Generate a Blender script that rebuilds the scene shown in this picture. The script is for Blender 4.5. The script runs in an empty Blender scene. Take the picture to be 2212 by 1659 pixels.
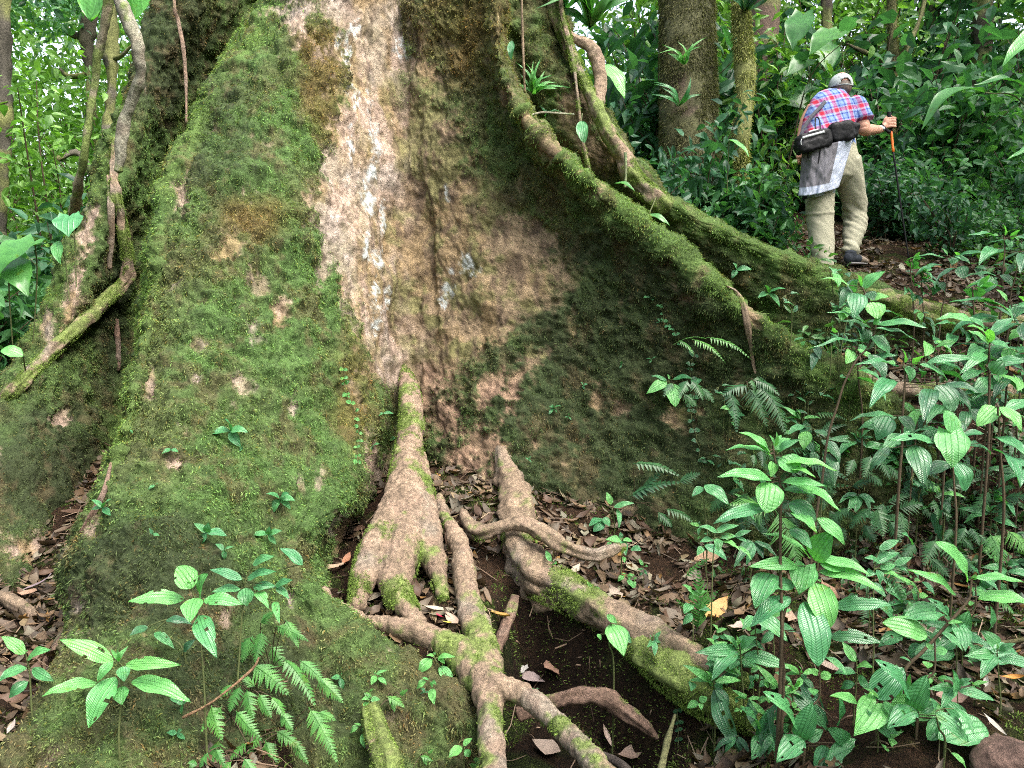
import bpy, math, random
import numpy as np
from mathutils import Vector, Matrix
random.seed(7); np.random.seed(7)
R = math.radians
sc = bpy.context.scene
col = sc.collection

# ---------------------------------------------------------------- camera, sky, sun, exposure
CAM_Z, PITCH, FPX = 1.6, R(-7), 1662.0
cam_data = bpy.data.cameras.new('camera'); cam_data.sensor_width = 36.0
cam_data.lens = 36.0 * FPX / 2212.0; cam_data.clip_start = 0.05; cam_data.clip_end = 500
cam = bpy.data.objects.new('camera', cam_data); col.objects.link(cam)
cam.location = (0, 0, CAM_Z); cam.rotation_euler = (R(90) + PITCH, 0, 0)
sc.camera = cam
SUN_EL, SUN_AZ = R(55), R(130)          # azimuth measured clockwise from +Y (into the picture)
world = bpy.data.worlds.new('World'); sc.world = world; world.use_nodes = True
wn = world.node_tree
sky = wn.nodes.new('ShaderNodeTexSky'); sky.sky_type = 'NISHITA'; sky.sun_disc = False
sky.sun_elevation = SUN_EL; sky.sun_rotation = SUN_AZ; sky.dust_density = 6.0; sky.air_density = 1.2; sky.ozone_density = 1.0
hsv = wn.nodes.new('ShaderNodeHueSaturation'); hsv.inputs['Saturation'].default_value = .6; wn.links.new(sky.outputs[0], hsv.inputs['Color']); wn.links.new(hsv.outputs[0], wn.nodes['Background'].inputs[0]); wn.nodes['Background'].inputs[1].default_value = 0.15
sd = bpy.data.lights.new('sun', 'SUN'); sd.energy = 1.5; sd.angle = R(40); sd.color = (1.0, 0.965, 0.88)
sun = bpy.data.objects.new('sun', sd); col.objects.link(sun)
sv = Vector((math.sin(SUN_AZ) * math.cos(SUN_EL), math.cos(SUN_AZ) * math.cos(SUN_EL), math.sin(SUN_EL)))
sun.rotation_euler = (-sv).to_track_quat('-Z', 'Y').to_euler(); sun.location = (0, 0, 30)
sc.view_settings.view_transform = 'Standard'; sc.view_settings.look = 'None'
sc.view_settings.exposure = 2.12; sc.view_settings.gamma = 1.0
sc.cycles.max_bounces = 7; sc.cycles.diffuse_bounces = 4; sc.cycles.glossy_bounces = 2
sc.cycles.transmission_bounces = 5; sc.cycles.transparent_max_bounces = 6
sc.cycles.use_denoising = False; sc.cycles.filter_width = 1.0
sc.cycles.caustics_reflective = False; sc.cycles.caustics_refractive = False

# ---------------------------------------------------------------- helpers
CP, SP = math.cos(-PITCH), math.sin(-PITCH)
def P(u, v, d):
    """a point at depth d seen at (u, v) of a 2212 x 1659 picture -> world coordinates"""
    u = np.asarray(u, float); v = np.asarray(v, float); d = np.asarray(d, float)
    x = (u - 1106) / FPX * d; k = (v - 829.5) / FPX * d
    return np.stack([x, d * CP - k * SP, CAM_Z - k * CP - d * SP], -1)
def UV(p):
    p = np.asarray(p, float); y = p[..., 1]; z = p[..., 2] - CAM_Z
    d = y * CP - z * SP; k = -(z * CP + y * SP); d = np.maximum(d, 0.05)
    return 1106 + p[..., 0] / d * FPX, 829.5 + k / d * FPX, d
def sstep(a, b, x):
    t = np.clip((x - a) / (b - a), 0, 1); return t * t * (3 - 2 * t)
def _h(ix, iy, iz, s):
    h = (ix.astype(np.int64) * 374761393 + iy.astype(np.int64) * 668265263 + iz.astype(np.int64) * 1274126177 + s * 974634777) & 0xffffffff
    h = ((h ^ (h >> 13)) * 1274126177) & 0xffffffff
    return ((h ^ (h >> 16)) & 0xffff) / 65535.0
def noise(p, scale=1.0, seed=0):
    p = np.asarray(p, float) * scale; i = np.floor(p); f = p - i; f = f * f * (3 - 2 * f); i = i.astype(np.int64)
    r = 0
    for a in (0, 1):
        wx = f[..., 0] if a else 1 - f[..., 0]
        for b in (0, 1):
            wy = f[..., 1] if b else 1 - f[..., 1]
            for c in (0, 1):
                wz = f[..., 2] if c else 1 - f[..., 2]
                r = r + wx * wy * wz * _h(i[..., 0] + a, i[..., 1] + b, i[..., 2] + c, seed)
    return r
def fbm(p, scale=1.0, octs=4, seed=0, gain=0.5):
    s, a, r, n = scale, 1.0, 0.0, 0.0
    for o in range(octs):
        r = r + a * noise(p, s, seed + o * 17); n += a; a *= gain; s *= 2.03
    return r / n
def crom(pts, n):
    """Catmull-Rom through pts (k, m), n samples per segment"""
    p = np.asarray(pts, float); q = np.vstack([2 * p[0] - p[1], p, 2 * p[-1] - p[-2]]); out = []
    t = np.linspace(0, 1, n, endpoint=False)[:, None]
    for i in range(len(p) - 1):
        a, b, c, d = q[i], q[i + 1], q[i + 2], q[i + 3]
        out.append(.5 * (2 * b + (c - a) * t + (2 * a - 5 * b + 4 * c - d) * t ** 2 + (3 * b - a - 3 * c + d) * t ** 3))
    out.append(p[-1:]); return np.vstack(out)
def nrm(a):
    a = np.asarray(a, float); return a / np.maximum(np.linalg.norm(a, axis=-1, keepdims=True), 1e-9)

def tag(o, label=None, cat=None, group=None, kind=None):
    if label: o['label'] = label
    if cat: o['category'] = cat
    if group: o['group'] = group
    if kind: o['kind'] = kind
    return o
def mesh_arr(name, V, F, mat, parent=None, smooth=True, colr=None, uv=None, mats=None, midx=None):
    """V (n,3), F (m,k) integer array with constant k"""
    V = np.asarray(V, np.float32); F = np.asarray(F, np.int32); k = F.shape[1]
    me = bpy.data.meshes.new(name); me.vertices.add(len(V)); me.vertices.foreach_set('co', V.ravel())
    me.loops.add(F.size); me.loops.foreach_set('vertex_index', F.ravel())
    me.polygons.add(len(F)); me.polygons.foreach_set('loop_start', np.arange(0, F.size, k, dtype=np.int32))
    me.polygons.foreach_set('use_smooth', np.full(len(F), smooth, bool))
    if colr is not None:
        c = np.ones((len(V), 4), np.float32); c[:, :3] = colr
        me.attributes.new('Col', 'FLOAT_COLOR', 'POINT').data.foreach_set('color', c.ravel())
    if uv is not None:
        l = me.uv_layers.new(name='UVMap'); l.data.foreach_set('uv', np.asarray(uv, np.float32)[F.ravel()].ravel())
    for m in (mats or [mat]): me.materials.append(m)
    if midx is not None: me.polygons.foreach_set('material_index', np.asarray(midx, np.int32))
    me.update(calc_edges=True)
    if hasattr(me, 'validate'): me.validate()
    o = bpy.data.objects.new(name, me); col.objects.link(o)
    if parent is not None: o.parent = parent
    return o
def empty(name, loc, label=None, cat=None, group=None):
    o = bpy.data.objects.new(name, None); col.objects.link(o); o.location = tuple(loc); o.empty_display_size = 0.1
    o['_b'] = 1; del o['_b']
    return tag(o, label, cat, group)
def local(o, V):
    return np.asarray(V, float) - np.array(o.location)
def grid_faces(nr, nc, closed=False):
    a = np.arange(nr * nc).reshape(nr, nc)
    if closed: a = np.hstack([a, a[:, :1]])
    return np.stack([a[:-1, :-1].ravel(), a[1:, :-1].ravel(), a[1:, 1:].ravel(), a[:-1, 1:].ravel()], 1)
def grid_normals(G):
    du = np.gradient(G, axis=1); dv = np.gradient(G, axis=0); return nrm(np.cross(dv, du))

def tube_mesh(pts, rad, sides=10, n=8, rough=0.0, flat=1.0, seed=0, lumps=0.0, rs=14.0):
    """pts (k,3) world, rad (k,) -> V, F  (open tube with closed tips)"""
    q = crom(np.column_stack([pts, rad]), n); c, r = q[:, :3], np.maximum(q[:, 3], 0.0005)
    t = nrm(np.gradient(c, axis=0)); ref = np.array([0, 0, 1.0]) if abs(t[0, 2]) < .8 else np.array([0, 1.0, 0])
    rings = []; a = np.linspace(0, 2 * math.pi, sides, endpoint=False); x = nrm(np.cross(ref, t[0]))
    for i in range(len(c)):
        x = nrm(x - t[i] * np.dot(x, t[i])); y = np.cross(t[i], x)
        rings.append(c[i] + r[i] * (np.cos(a)[:, None] * x * 1.0 + np.sin(a)[:, None] * y * flat))
    G = np.array(rings)
    if rough or lumps:
        sl = np.concatenate([[0], np.cumsum(np.linalg.norm(np.diff(c, axis=0), axis=1))])
        Q = np.stack([np.broadcast_to(np.cos(a) * 2.2, G.shape[:2]), np.broadcast_to(np.sin(a) * 2.2, G.shape[:2]), np.broadcast_to((sl * 4)[:, None], G.shape[:2])], -1)
        nn = nrm(G - c[:, None, :]); strk = (fbm(Q, 1.0, 3, seed + 3) - .5) * .5 * (rough > .2); k = (fbm(G, rs, 4, seed) - .5) * rough + (noise(G, 3.5, seed + 5) - .5) * lumps + strk
        G = G + nn * (k * r[:, None])[..., None] * 2
    V = np.vstack([G.reshape(-1, 3), c[:1] - t[0] * r[0] * .5, c[-1:] + t[-1] * r[-1] * .5])
    F = grid_faces(len(c), sides, True); k0, k1 = len(V) - 2, len(V) - 1; s = sides; L = (len(c) - 1) * s
    caps = [[k0, j, (j + 1) % s, k0] for j in range(s)] + [[k1, L + (j + 1) % s, L + j, k1] for j in range(s)]
    caps = np.array([[a_, b_, c_, c_] for a_, b_, c_, _ in caps])
    return V, F, caps
def merge(parts):
    """parts: list of (V, F4) -> V, F"""
    Vs, Fs, o = [], [], 0
    for V, F in parts:
        Vs.append(V); Fs.append(np.asarray(F) + o); o += len(V)
    return np.vstack(Vs), np.vstack(Fs)
def tube(name, pts, rad, mat, parent=None, colf=None, **k):
    V, F, caps = tube_mesh(pts, rad, **k)
    V = V if parent is None else local(parent, V)
    me = bpy.data.meshes.new(name)
    faces = F.tolist() + [c[:3] for c in caps.tolist()]
    me.from_pydata(V.tolist(), [], faces); me.polygons.foreach_set('use_smooth', [True] * len(faces))
    if colf is not None:
        c = np.ones((len(V), 4), np.float32); W = V if parent is None else V + np.array(parent.location); c[:, :3] = colf(W)
        me.attributes.new('Col', 'FLOAT_COLOR', 'POINT').data.foreach_set('color', c.ravel())
    me.materials.append(mat); me.update()
    o = bpy.data.objects.new(name, me); col.objects.link(o)
    if parent is not None: o.parent = parent
    return o
def uvd(lst):
    """list of (u, v, d, r in picture px) -> points, radii in metres"""
    a = np.array(lst, float); return P(a[:, 0], a[:, 1], a[:, 2]), a[:, 3] * a[:, 2] / FPX

# ---------------------------------------------------------------- materials
def new_mat(name):
    m = bpy.data.materials.new(name); m.use_nodes = True; nt = m.node_tree
    return m, nt, nt.nodes['Principled BSDF'], nt.nodes['Material Output']
def N(nt, t, **k):
    n = nt.nodes.new(t)
    for a, b in k.items(): setattr(n, a, b)
    return n
def noise_node(nt, scale, detail=6, rough=.6, vec=None, dist=0):
    n = N(nt, 'ShaderNodeTexNoise'); n.inputs['Scale'].default_value = scale; n.inputs['Detail'].default_value = detail
    n.inputs['Roughness'].default_value = rough; n.inputs['Distortion'].default_value = dist
    if vec is not None: nt.links.new(vec, n.inputs['Vector'])
    return n
def ramp(nt, src, stops):
    r = N(nt, 'ShaderNodeValToRGB'); e = r.color_ramp.elements
    while len(e) < len(stops): e.new(.5)
    for i, (p, c) in enumerate(stops):
        e[i].position = p; e[i].color = (*c, 1) if len(c) == 3 else c
    nt.links.new(src, r.inputs[0]); return r
def mult(nt, a, b, fac=1.0, mode='MULTIPLY'):
    m = N(nt, 'ShaderNodeMix', data_type='RGBA', blend_type=mode); m.inputs[0].default_value = fac
    for s, i in ((a, 6), (b, 7)):
        if hasattr(s, 'links'): nt.links.new(s, m.inputs[i])
        else: m.inputs[i].default_value = (*s, 1)
    return m.outputs[2]
def bump(nt, h, bsdf, dist=.01, st=1.0, prev=None):
    b = N(nt, 'ShaderNodeBump'); b.inputs['Distance'].default_value = dist; b.inputs['Strength'].default_value = st
    nt.links.new(h, b.inputs['Height'])
    if prev is not None: nt.links.new(prev, b.inputs['Normal'])
    nt.links.new(b.outputs[0], bsdf.inputs['Normal']); return b.outputs[0]
def geo_pos(nt):
    return N(nt, 'ShaderNodeNewGeometry').outputs['Position']

def mat_surface(name, rough=.9, s1=60, s2=260, lo=.55, hi=1.35, bd=.006, spec=.2):
    """pigment from the Col attribute, broken up by fine noise and bumped"""
    m, nt, b, o = new_mat(name); at = N(nt, 'ShaderNodeAttribute', attribute_name='Col'); gp = geo_pos(nt)
    n1 = noise_node(nt, s1, 8, .7, gp); n2 = noise_node(nt, s2, 4, .7, gp)
    r1 = ramp(nt, n1.outputs[0], [(.3, (lo,) * 3), (.7, (hi,) * 3)])
    r2 = ramp(nt, n2.outputs[0], [(.3, (.75,) * 3), (.7, (1.2,) * 3)])
    c = mult(nt, mult(nt, at.outputs['Color'], r1.outputs[0]), r2.outputs[0]); nt.links.new(c, b.inputs['Base Color'])
    b.inputs['Roughness'].default_value = rough; b.inputs['Specular IOR Level'].default_value = spec
    p = bump(nt, n1.outputs[0], b, bd, .9); bump(nt, n2.outputs[0], b, bd * .4, .8, p)
    return m
def mat_blade(name, rough=.75, trans=.25, spec=.15):
    m, nt, b, o = new_mat(name); at = N(nt, 'ShaderNodeAttribute', attribute_name='Col')
    nt.links.new(at.outputs['Color'], b.inputs['Base Color']); b.inputs['Roughness'].default_value = rough
    b.inputs['Specular IOR Level'].default_value = spec
    if trans:
        t = N(nt, 'ShaderNodeBsdfTranslucent'); mx = N(nt, 'ShaderNodeMixShader'); mx.inputs[0].default_value = trans
        c = mult(nt, at.outputs['Color'], (1.3, 1.5, .6)); nt.links.new(c, t.inputs[0])
        nt.links.new(b.outputs[0], mx.inputs[1]); nt.links.new(t.outputs[0], mx.inputs[2]); nt.links.new(mx.outputs[0], o.inputs[0])
    return m
def mat_leaf(name, c1, c2, vein=(.0, .0, .0), rough=.38, trans=.3, veins=True, spec=.5):
    """hero leaf: UV across 0..1, along 0..1; ribs run along the leaf, fine cross veins between them"""
    m, nt, b, o = new_mat(name); gp = geo_pos(nt)
    oi = N(nt, 'ShaderNodeObjectInfo'); uvn = N(nt, 'ShaderNodeUVMap'); sep = N(nt, 'ShaderNodeSeparateXYZ'); nt.links.new(uvn.outputs[0], sep.inputs[0])
    n1 = noise_node(nt, 22, 5, .6, gp)
    base = ramp(nt, n1.outputs[0], [(.3, c1), (.7, c2)]).outputs[0]
    rv = ramp(nt, oi.outputs['Random'], [(0, (.72, .82, .85)), (1, (1.18, 1.1, 1.0))]).outputs[0]
    base = mult(nt, base, rv)
    n2 = noise_node(nt, 13, 6, .7, gp); n3 = noise_node(nt, 60, 3, .6, gp)
    sp = ramp(nt, n2.outputs[0], [(.0, (1, 1, 1)), (.60, (1, 1, 1)), (.66, (1.0, .82, .5)), (.74, (1.1, .55, .4))]); base = mult(nt, base, sp.outputs[0])
    base = mult(nt, base, ramp(nt, n3.outputs[0], [(.3, (.8, .85, .85)), (.7, (1.12, 1.08, 1.05))]).outputs[0])
    if veins:
        def M(op, a, bb=None, c=None):
            n = N(nt, 'ShaderNodeMath', operation=op)
            for i, s in enumerate((a, bb, c)):
                if s is None: continue
                if hasattr(s, 'links'): nt.links.new(s, n.inputs[i])
                else: n.inputs[i].default_value = s
            return n.outputs[0]
        x = M('ABSOLUTE', M('SUBTRACT', sep.outputs[0], .5))
        d0 = M('SUBTRACT', 1.0, M('MULTIPLY', x, 30)); d1 = M('SUBTRACT', 1.0, M('MULTIPLY', M('ABSOLUTE', M('SUBTRACT', x, .17)), 42))
        d2 = M('SUBTRACT', 1.0, M('MULTIPLY', M('ABSOLUTE', M('SUBTRACT', x, .36)), 48))
        ribs = M('MAXIMUM', M('MAXIMUM', d0, M('MULTIPLY', d1, .9)), M('MAXIMUM', M('MULTIPLY', d2, .6), 0.0))
        cr = M('SINE', M('ADD', M('MULTIPLY', sep.outputs[1], 170), M('MULTIPLY', x, 45)))
        hgt = M('SUBTRACT', M('MULTIPLY', cr, .22), ribs)
        mixv = N(nt, 'ShaderNodeMix', data_type='RGBA'); nt.links.new(M('MULTIPLY', ribs, .55), mixv.inputs[0]); nt.links.new(base, mixv.inputs[6]); mixv.inputs[7].default_value = (*vein, 1)
        base = mixv.outputs[2]
        bump(nt, hgt, b, .002, .7)
    else:
        bump(nt, n1.outputs[0], b, .004, .4)
    nt.links.new(base, b.inputs['Base Color']); b.inputs['Roughness'].default_value = rough; b.inputs['Specular IOR Level'].default_value = spec
    t = N(nt, 'ShaderNodeBsdfTranslucent'); nt.links.new(mult(nt, base, (1.2, 1.5, .5)), t.inputs[0])
    mx = N(nt, 'ShaderNodeMixShader'); mx.inputs[0].default_value = trans
    nt.links.new(b.outputs[0], mx.inputs[1]); nt.links.new(t.outputs[0], mx.inputs[2]); nt.links.new(mx.outputs[0], o.inputs[0])
    return m
def mat_plain(name, c, rough=.8, spec=.3, var=.25, scale=40, bd=.002, metal=0):
    m, nt, b, o = new_mat(name); gp = geo_pos(nt); n = noise_node(nt, scale, 5, .6, gp)
    lo = tuple(x * (1 - var) for x in c); hi = tuple(min(1, x * (1 + var)) for x in c)
    nt.links.new(ramp(nt, n.outputs[0], [(.3, lo), (.7, hi)]).outputs[0], b.inputs['Base Color'])
    b.inputs['Roughness'].default_value = rough; b.inputs['Specular IOR Level'].default_value = spec; b.inputs['Metallic'].default_value = metal
    if bd: bump(nt, n.outputs[0], b, bd, .7)
    return m
M_BARK = mat_surface('bark_and_moss_bed', .92, 38, 150, .62, 1.32, .018)
M_ROOT = mat_surface('root_bark', .8, 50, 190, .45, 1.5, .014, .25)
M_SOIL = mat_surface('forest_soil', .95, 30, 120, .35, 1.6, .04, .15)
M_MOSS = mat_blade('moss_blades', .8, .3, .1)
M_FOL = mat_blade('foliage', .45, .38, .45)
M_LITTER = mat_blade('dead_leaf', .6, .08, .3)
M_STEM = mat_plain('plant_stem', (.07, .085, .03), .7)
M_STEMB = mat_plain('woody_stem', (.07, .05, .03), .8)
L_BRIGHT = mat_leaf('leaf_young_green', (.13, .39, .11), (.18, .49, .155), (.06, .22, .05), .34, .33, spec=.65)
L_MID = mat_leaf('leaf_green', (.055, .22, .085), (.095, .31, .12), (.025, .12, .035), .32, .26, spec=.7)
L_DARK = mat_leaf('leaf_deep_green', (.03, .11, .05), (.05, .165, .07), (.015, .06, .015), .3, .2, spec=.7)
L_FERN = mat_leaf('fern_green', (.05, .17, .04), (.1, .27, .06), rough=.42, trans=.28, veins=False, spec=.35)
L_FERND = mat_leaf('fern_dark_green', (.02, .075, .03), (.04, .12, .04), rough=.4, trans=.2, veins=False, spec=.35)
L_BIG = mat_leaf('broad_leaf', (.05, .17, .045), (.08, .24, .06), (.12, .3, .1), .35, .3, veins=False)

def fused(name, parts, voxel, mat, parent, smooth=3, fn=None, colf=None):
    V, F, o = [], [], 0
    for v, f in parts: V += v.tolist(); F += [[i + o for i in g] for g in f]; o += len(v)
    me = bpy.data.meshes.new('tmp'); me.from_pydata(V, [], F); me.update(); ob = bpy.data.objects.new('tmp', me); col.objects.link(ob)
    m = ob.modifiers.new('r', 'REMESH'); m.mode = 'VOXEL'; m.voxel_size = voxel
    if smooth: s = ob.modifiers.new('s', 'SMOOTH'); s.iterations = smooth; s.factor = .5
    dg = bpy.context.evaluated_depsgraph_get(); out = bpy.data.meshes.new_from_object(ob.evaluated_get(dg)); bpy.data.objects.remove(ob)
    n = len(out.vertices); co = np.empty(n * 3); out.vertices.foreach_get('co', co); co = co.reshape(-1, 3)
    if fn is not None:
        nn = np.empty(n * 3); out.vertices.foreach_get('normal', nn); nn = nn.reshape(-1, 3); co = co + nn * fn(co)[:, None]
    if colf is not None:
        c = np.ones((n, 4), np.float32); c[:, :3] = colf(co); out.attributes.new('Col', 'FLOAT_COLOR', 'POINT').data.foreach_set('color', c.ravel())
    out.vertices.foreach_set('co', (co - np.array(parent.location)).ravel()); out.polygons.foreach_set('use_smooth', [True] * len(out.polygons)); out.materials.clear(); out.materials.append(mat); out.update(); out.name = name
    r = bpy.data.objects.new(name, out); col.objects.link(r); r.parent = parent; return r
# ---------------------------------------------------------------- ground
GP = [  # (u, v, depth) where the picture shows the ground
 (60,1280,3.75),(60,1400,3.1),(40,1560,2.6),(-300,1400,3.1),(-200,1200,3.9),(-100,1000,4.9),(40,900,6.0),(-150,860,7.5),(50,800,9.5),
 (740,1250,3.75),(760,1300,3.5),(850,1320,3.4),(960,1320,3.4),(960,1110,4.15),(1040,1110,4.1),(800,1150,4.1),(1000,1200,3.85),(900,1050,4.5),
 (1250,1200,4.0),(1400,1210,4.0),(1300,1290,3.75),(1480,1290,3.7),(1420,1340,3.5),(1560,1350,3.4),(1650,1330,3.45),(1600,1420,3.05),(1560,1480,2.95),(1480,1420,3.15),
 (1750,1380,3.2),(1900,1380,3.1),(2050,1450,2.75),(2150,1400,3.0),(1800,1480,2.8),(1950,1600,2.35),(2150,1600,2.3),(2212,1500,2.6),(2350,1400,3.0),
 (1750,1250,3.9),(1900,1250,3.8),(2100,1250,3.7),(2300,1250,3.6),(1700,1150,4.3),
 (2000,900,4.35),(2150,880,4.35),(2300,880,4.35),(2000,860,4.6),(2150,780,5.0),(1950,760,5.2),(2150,700,5.5),(2000,650,6.0),(2150,640,6.3),(2300,640,6.2),(1960,590,6.6),(1860,580,6.6),(1760,600,6.5),(1780,575,6.8),
 (1700,620,6.3),(1980,545,7.6),(2150,520,8.0),(1650,560,7.2),(1550,520,8.0),(1420,480,9.0),(1900,480,9.0),(1700,440,10.0),(2250,450,9.0),(2000,380,12.0),(1500,420,12.0),
]
_g = np.array(GP, float); _gp = P(_g[:, 0], _g[:, 1], _g[:, 2])
_ex = np.array([(0,-3,-.1),(-4,-3,0),(4,-3,.1),(-6,2,.3),(5,1.5,.3),(0,1,-.05),(1.2,1.4,.1),(-1.2,1.4,0),(-8,20,1.6),(0,22,3.6),(12,20,6.5),(-20,25,2),(25,25,10),(-25,5,.6),(25,5,3),(0,60,10),(-50,60,4),(50,60,16),(-2,7,1.1),(0,7,1.3),(0,12,2.2),(-6,12,1.3),(-50,-20,0),(50,-20,2),(0,-40,-1)], float)
_gc = np.vstack([_gp, _ex]); _D = np.linalg.norm(_gc[:, None, :2] - _gc[None, :, :2], axis=-1)
_W = np.linalg.solve(np.block([[-np.sqrt(_D ** 2 + .02) - np.eye(len(_gc)) * .03, np.ones((len(_gc), 1))], [np.ones((1, len(_gc))), np.zeros((1, 1))]]), np.append(_gc[:, 2], 0))
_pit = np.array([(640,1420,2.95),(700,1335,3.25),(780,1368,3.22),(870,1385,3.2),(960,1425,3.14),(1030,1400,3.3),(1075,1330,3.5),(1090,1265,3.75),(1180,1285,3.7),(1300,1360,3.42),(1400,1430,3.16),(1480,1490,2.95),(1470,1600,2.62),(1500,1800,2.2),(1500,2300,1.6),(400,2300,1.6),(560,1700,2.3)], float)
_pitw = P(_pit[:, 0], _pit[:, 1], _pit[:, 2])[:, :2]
def poly_sd(q, poly):
    """signed distance in the plane, negative inside"""
    d = np.full(len(q), 1e9); ins = np.zeros(len(q), bool); n = len(poly)
    for i in range(n):
        a, b = poly[i], poly[(i + 1) % n]; e = b - a; w = q - a
        t = np.clip((w @ e) / (e @ e), 0, 1); d = np.minimum(d, np.linalg.norm(w - t[:, None] * e, axis=1))
        c = (a[1] > q[:, 1]) != (b[1] > q[:, 1])
        with np.errstate(divide='ignore', invalid='ignore'):
            xx = (b[0] - a[0]) * (q[:, 1] - a[1]) / (b[1] - a[1]) + a[0]
        ins ^= c & (q[:, 0] < xx)
    return np.where(ins, -d, d)
def H(x, y, rough=True):
    x = np.atleast_1d(np.asarray(x, float)).ravel(); y = np.atleast_1d(np.asarray(y, float)).ravel(); z = np.empty(len(x))
    for s in range(0, len(x), 20000):
        q = np.column_stack([x[s:s + 20000], y[s:s + 20000]])
        r = np.sqrt(((q[:, None, :] - _gc[None, :, :2]) ** 2).sum(-1) + .02); zz = -r @ _W[:-1] + _W[-1]
        sd = poly_sd(q, _pitw); k = 1 - sstep(-.15, .02, sd)
        zz = zz * (1 - k) + (np.minimum(zz, -.34 + .07 * (q[:, 1] - 2.6))) * k
        z[s:s + 20000] = zz
    if rough:
        p = np.column_stack([x, y, np.zeros(len(x))]); nr = np.clip(1.6 - np.hypot(x, y - 3) / 8, .3, 1)
        z = z + (fbm(p, 3.2, 5, 3) - .5) * .11 * nr + (fbm(p, 18, 4, 9, .65) - .5) * .05 * nr
    return z
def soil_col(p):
    wet = (1 - sstep(-.05, .06, poly_sd(p[:, :2], _pitw)))[:, None]  # damp pit earth, with the shade of the hollow painted into its colour
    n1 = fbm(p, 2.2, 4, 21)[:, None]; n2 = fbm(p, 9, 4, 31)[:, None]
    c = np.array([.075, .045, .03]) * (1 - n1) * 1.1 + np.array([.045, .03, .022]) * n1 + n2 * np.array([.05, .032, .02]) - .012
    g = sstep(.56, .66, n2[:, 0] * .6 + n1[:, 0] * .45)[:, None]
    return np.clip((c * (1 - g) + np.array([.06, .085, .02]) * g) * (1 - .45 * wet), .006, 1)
def spaced(edges):
    out = []
    for a, b, s in edges: out.append(np.arange(a, b, s))
    return np.concatenate(out + [[edges[-1][1]]])
gx = spaced([(-70, -10, 3), (-10, -3.2, .25), (-3.2, 4.6, .022), (4.6, 12, .25), (12, 70, 3)])
gy = spaced([(-50, -2, 3), (-2, 1.6, .2), (1.6, 5.2, .022), (5.2, 9, .08), (9, 20, .4), (20, 80, 3)])
X, Y = np.meshgrid(gx, gy); Z = H(X, Y).reshape(X.shape)
gv = np.stack([X, Y, Z], -1).reshape(-1, 3)
ground = mesh_arr('ground', gv, grid_faces(len(gy), len(gx))[:, ::-1], M_SOIL, colr=soil_col(gv)); tag(ground, kind='structure')

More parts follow.
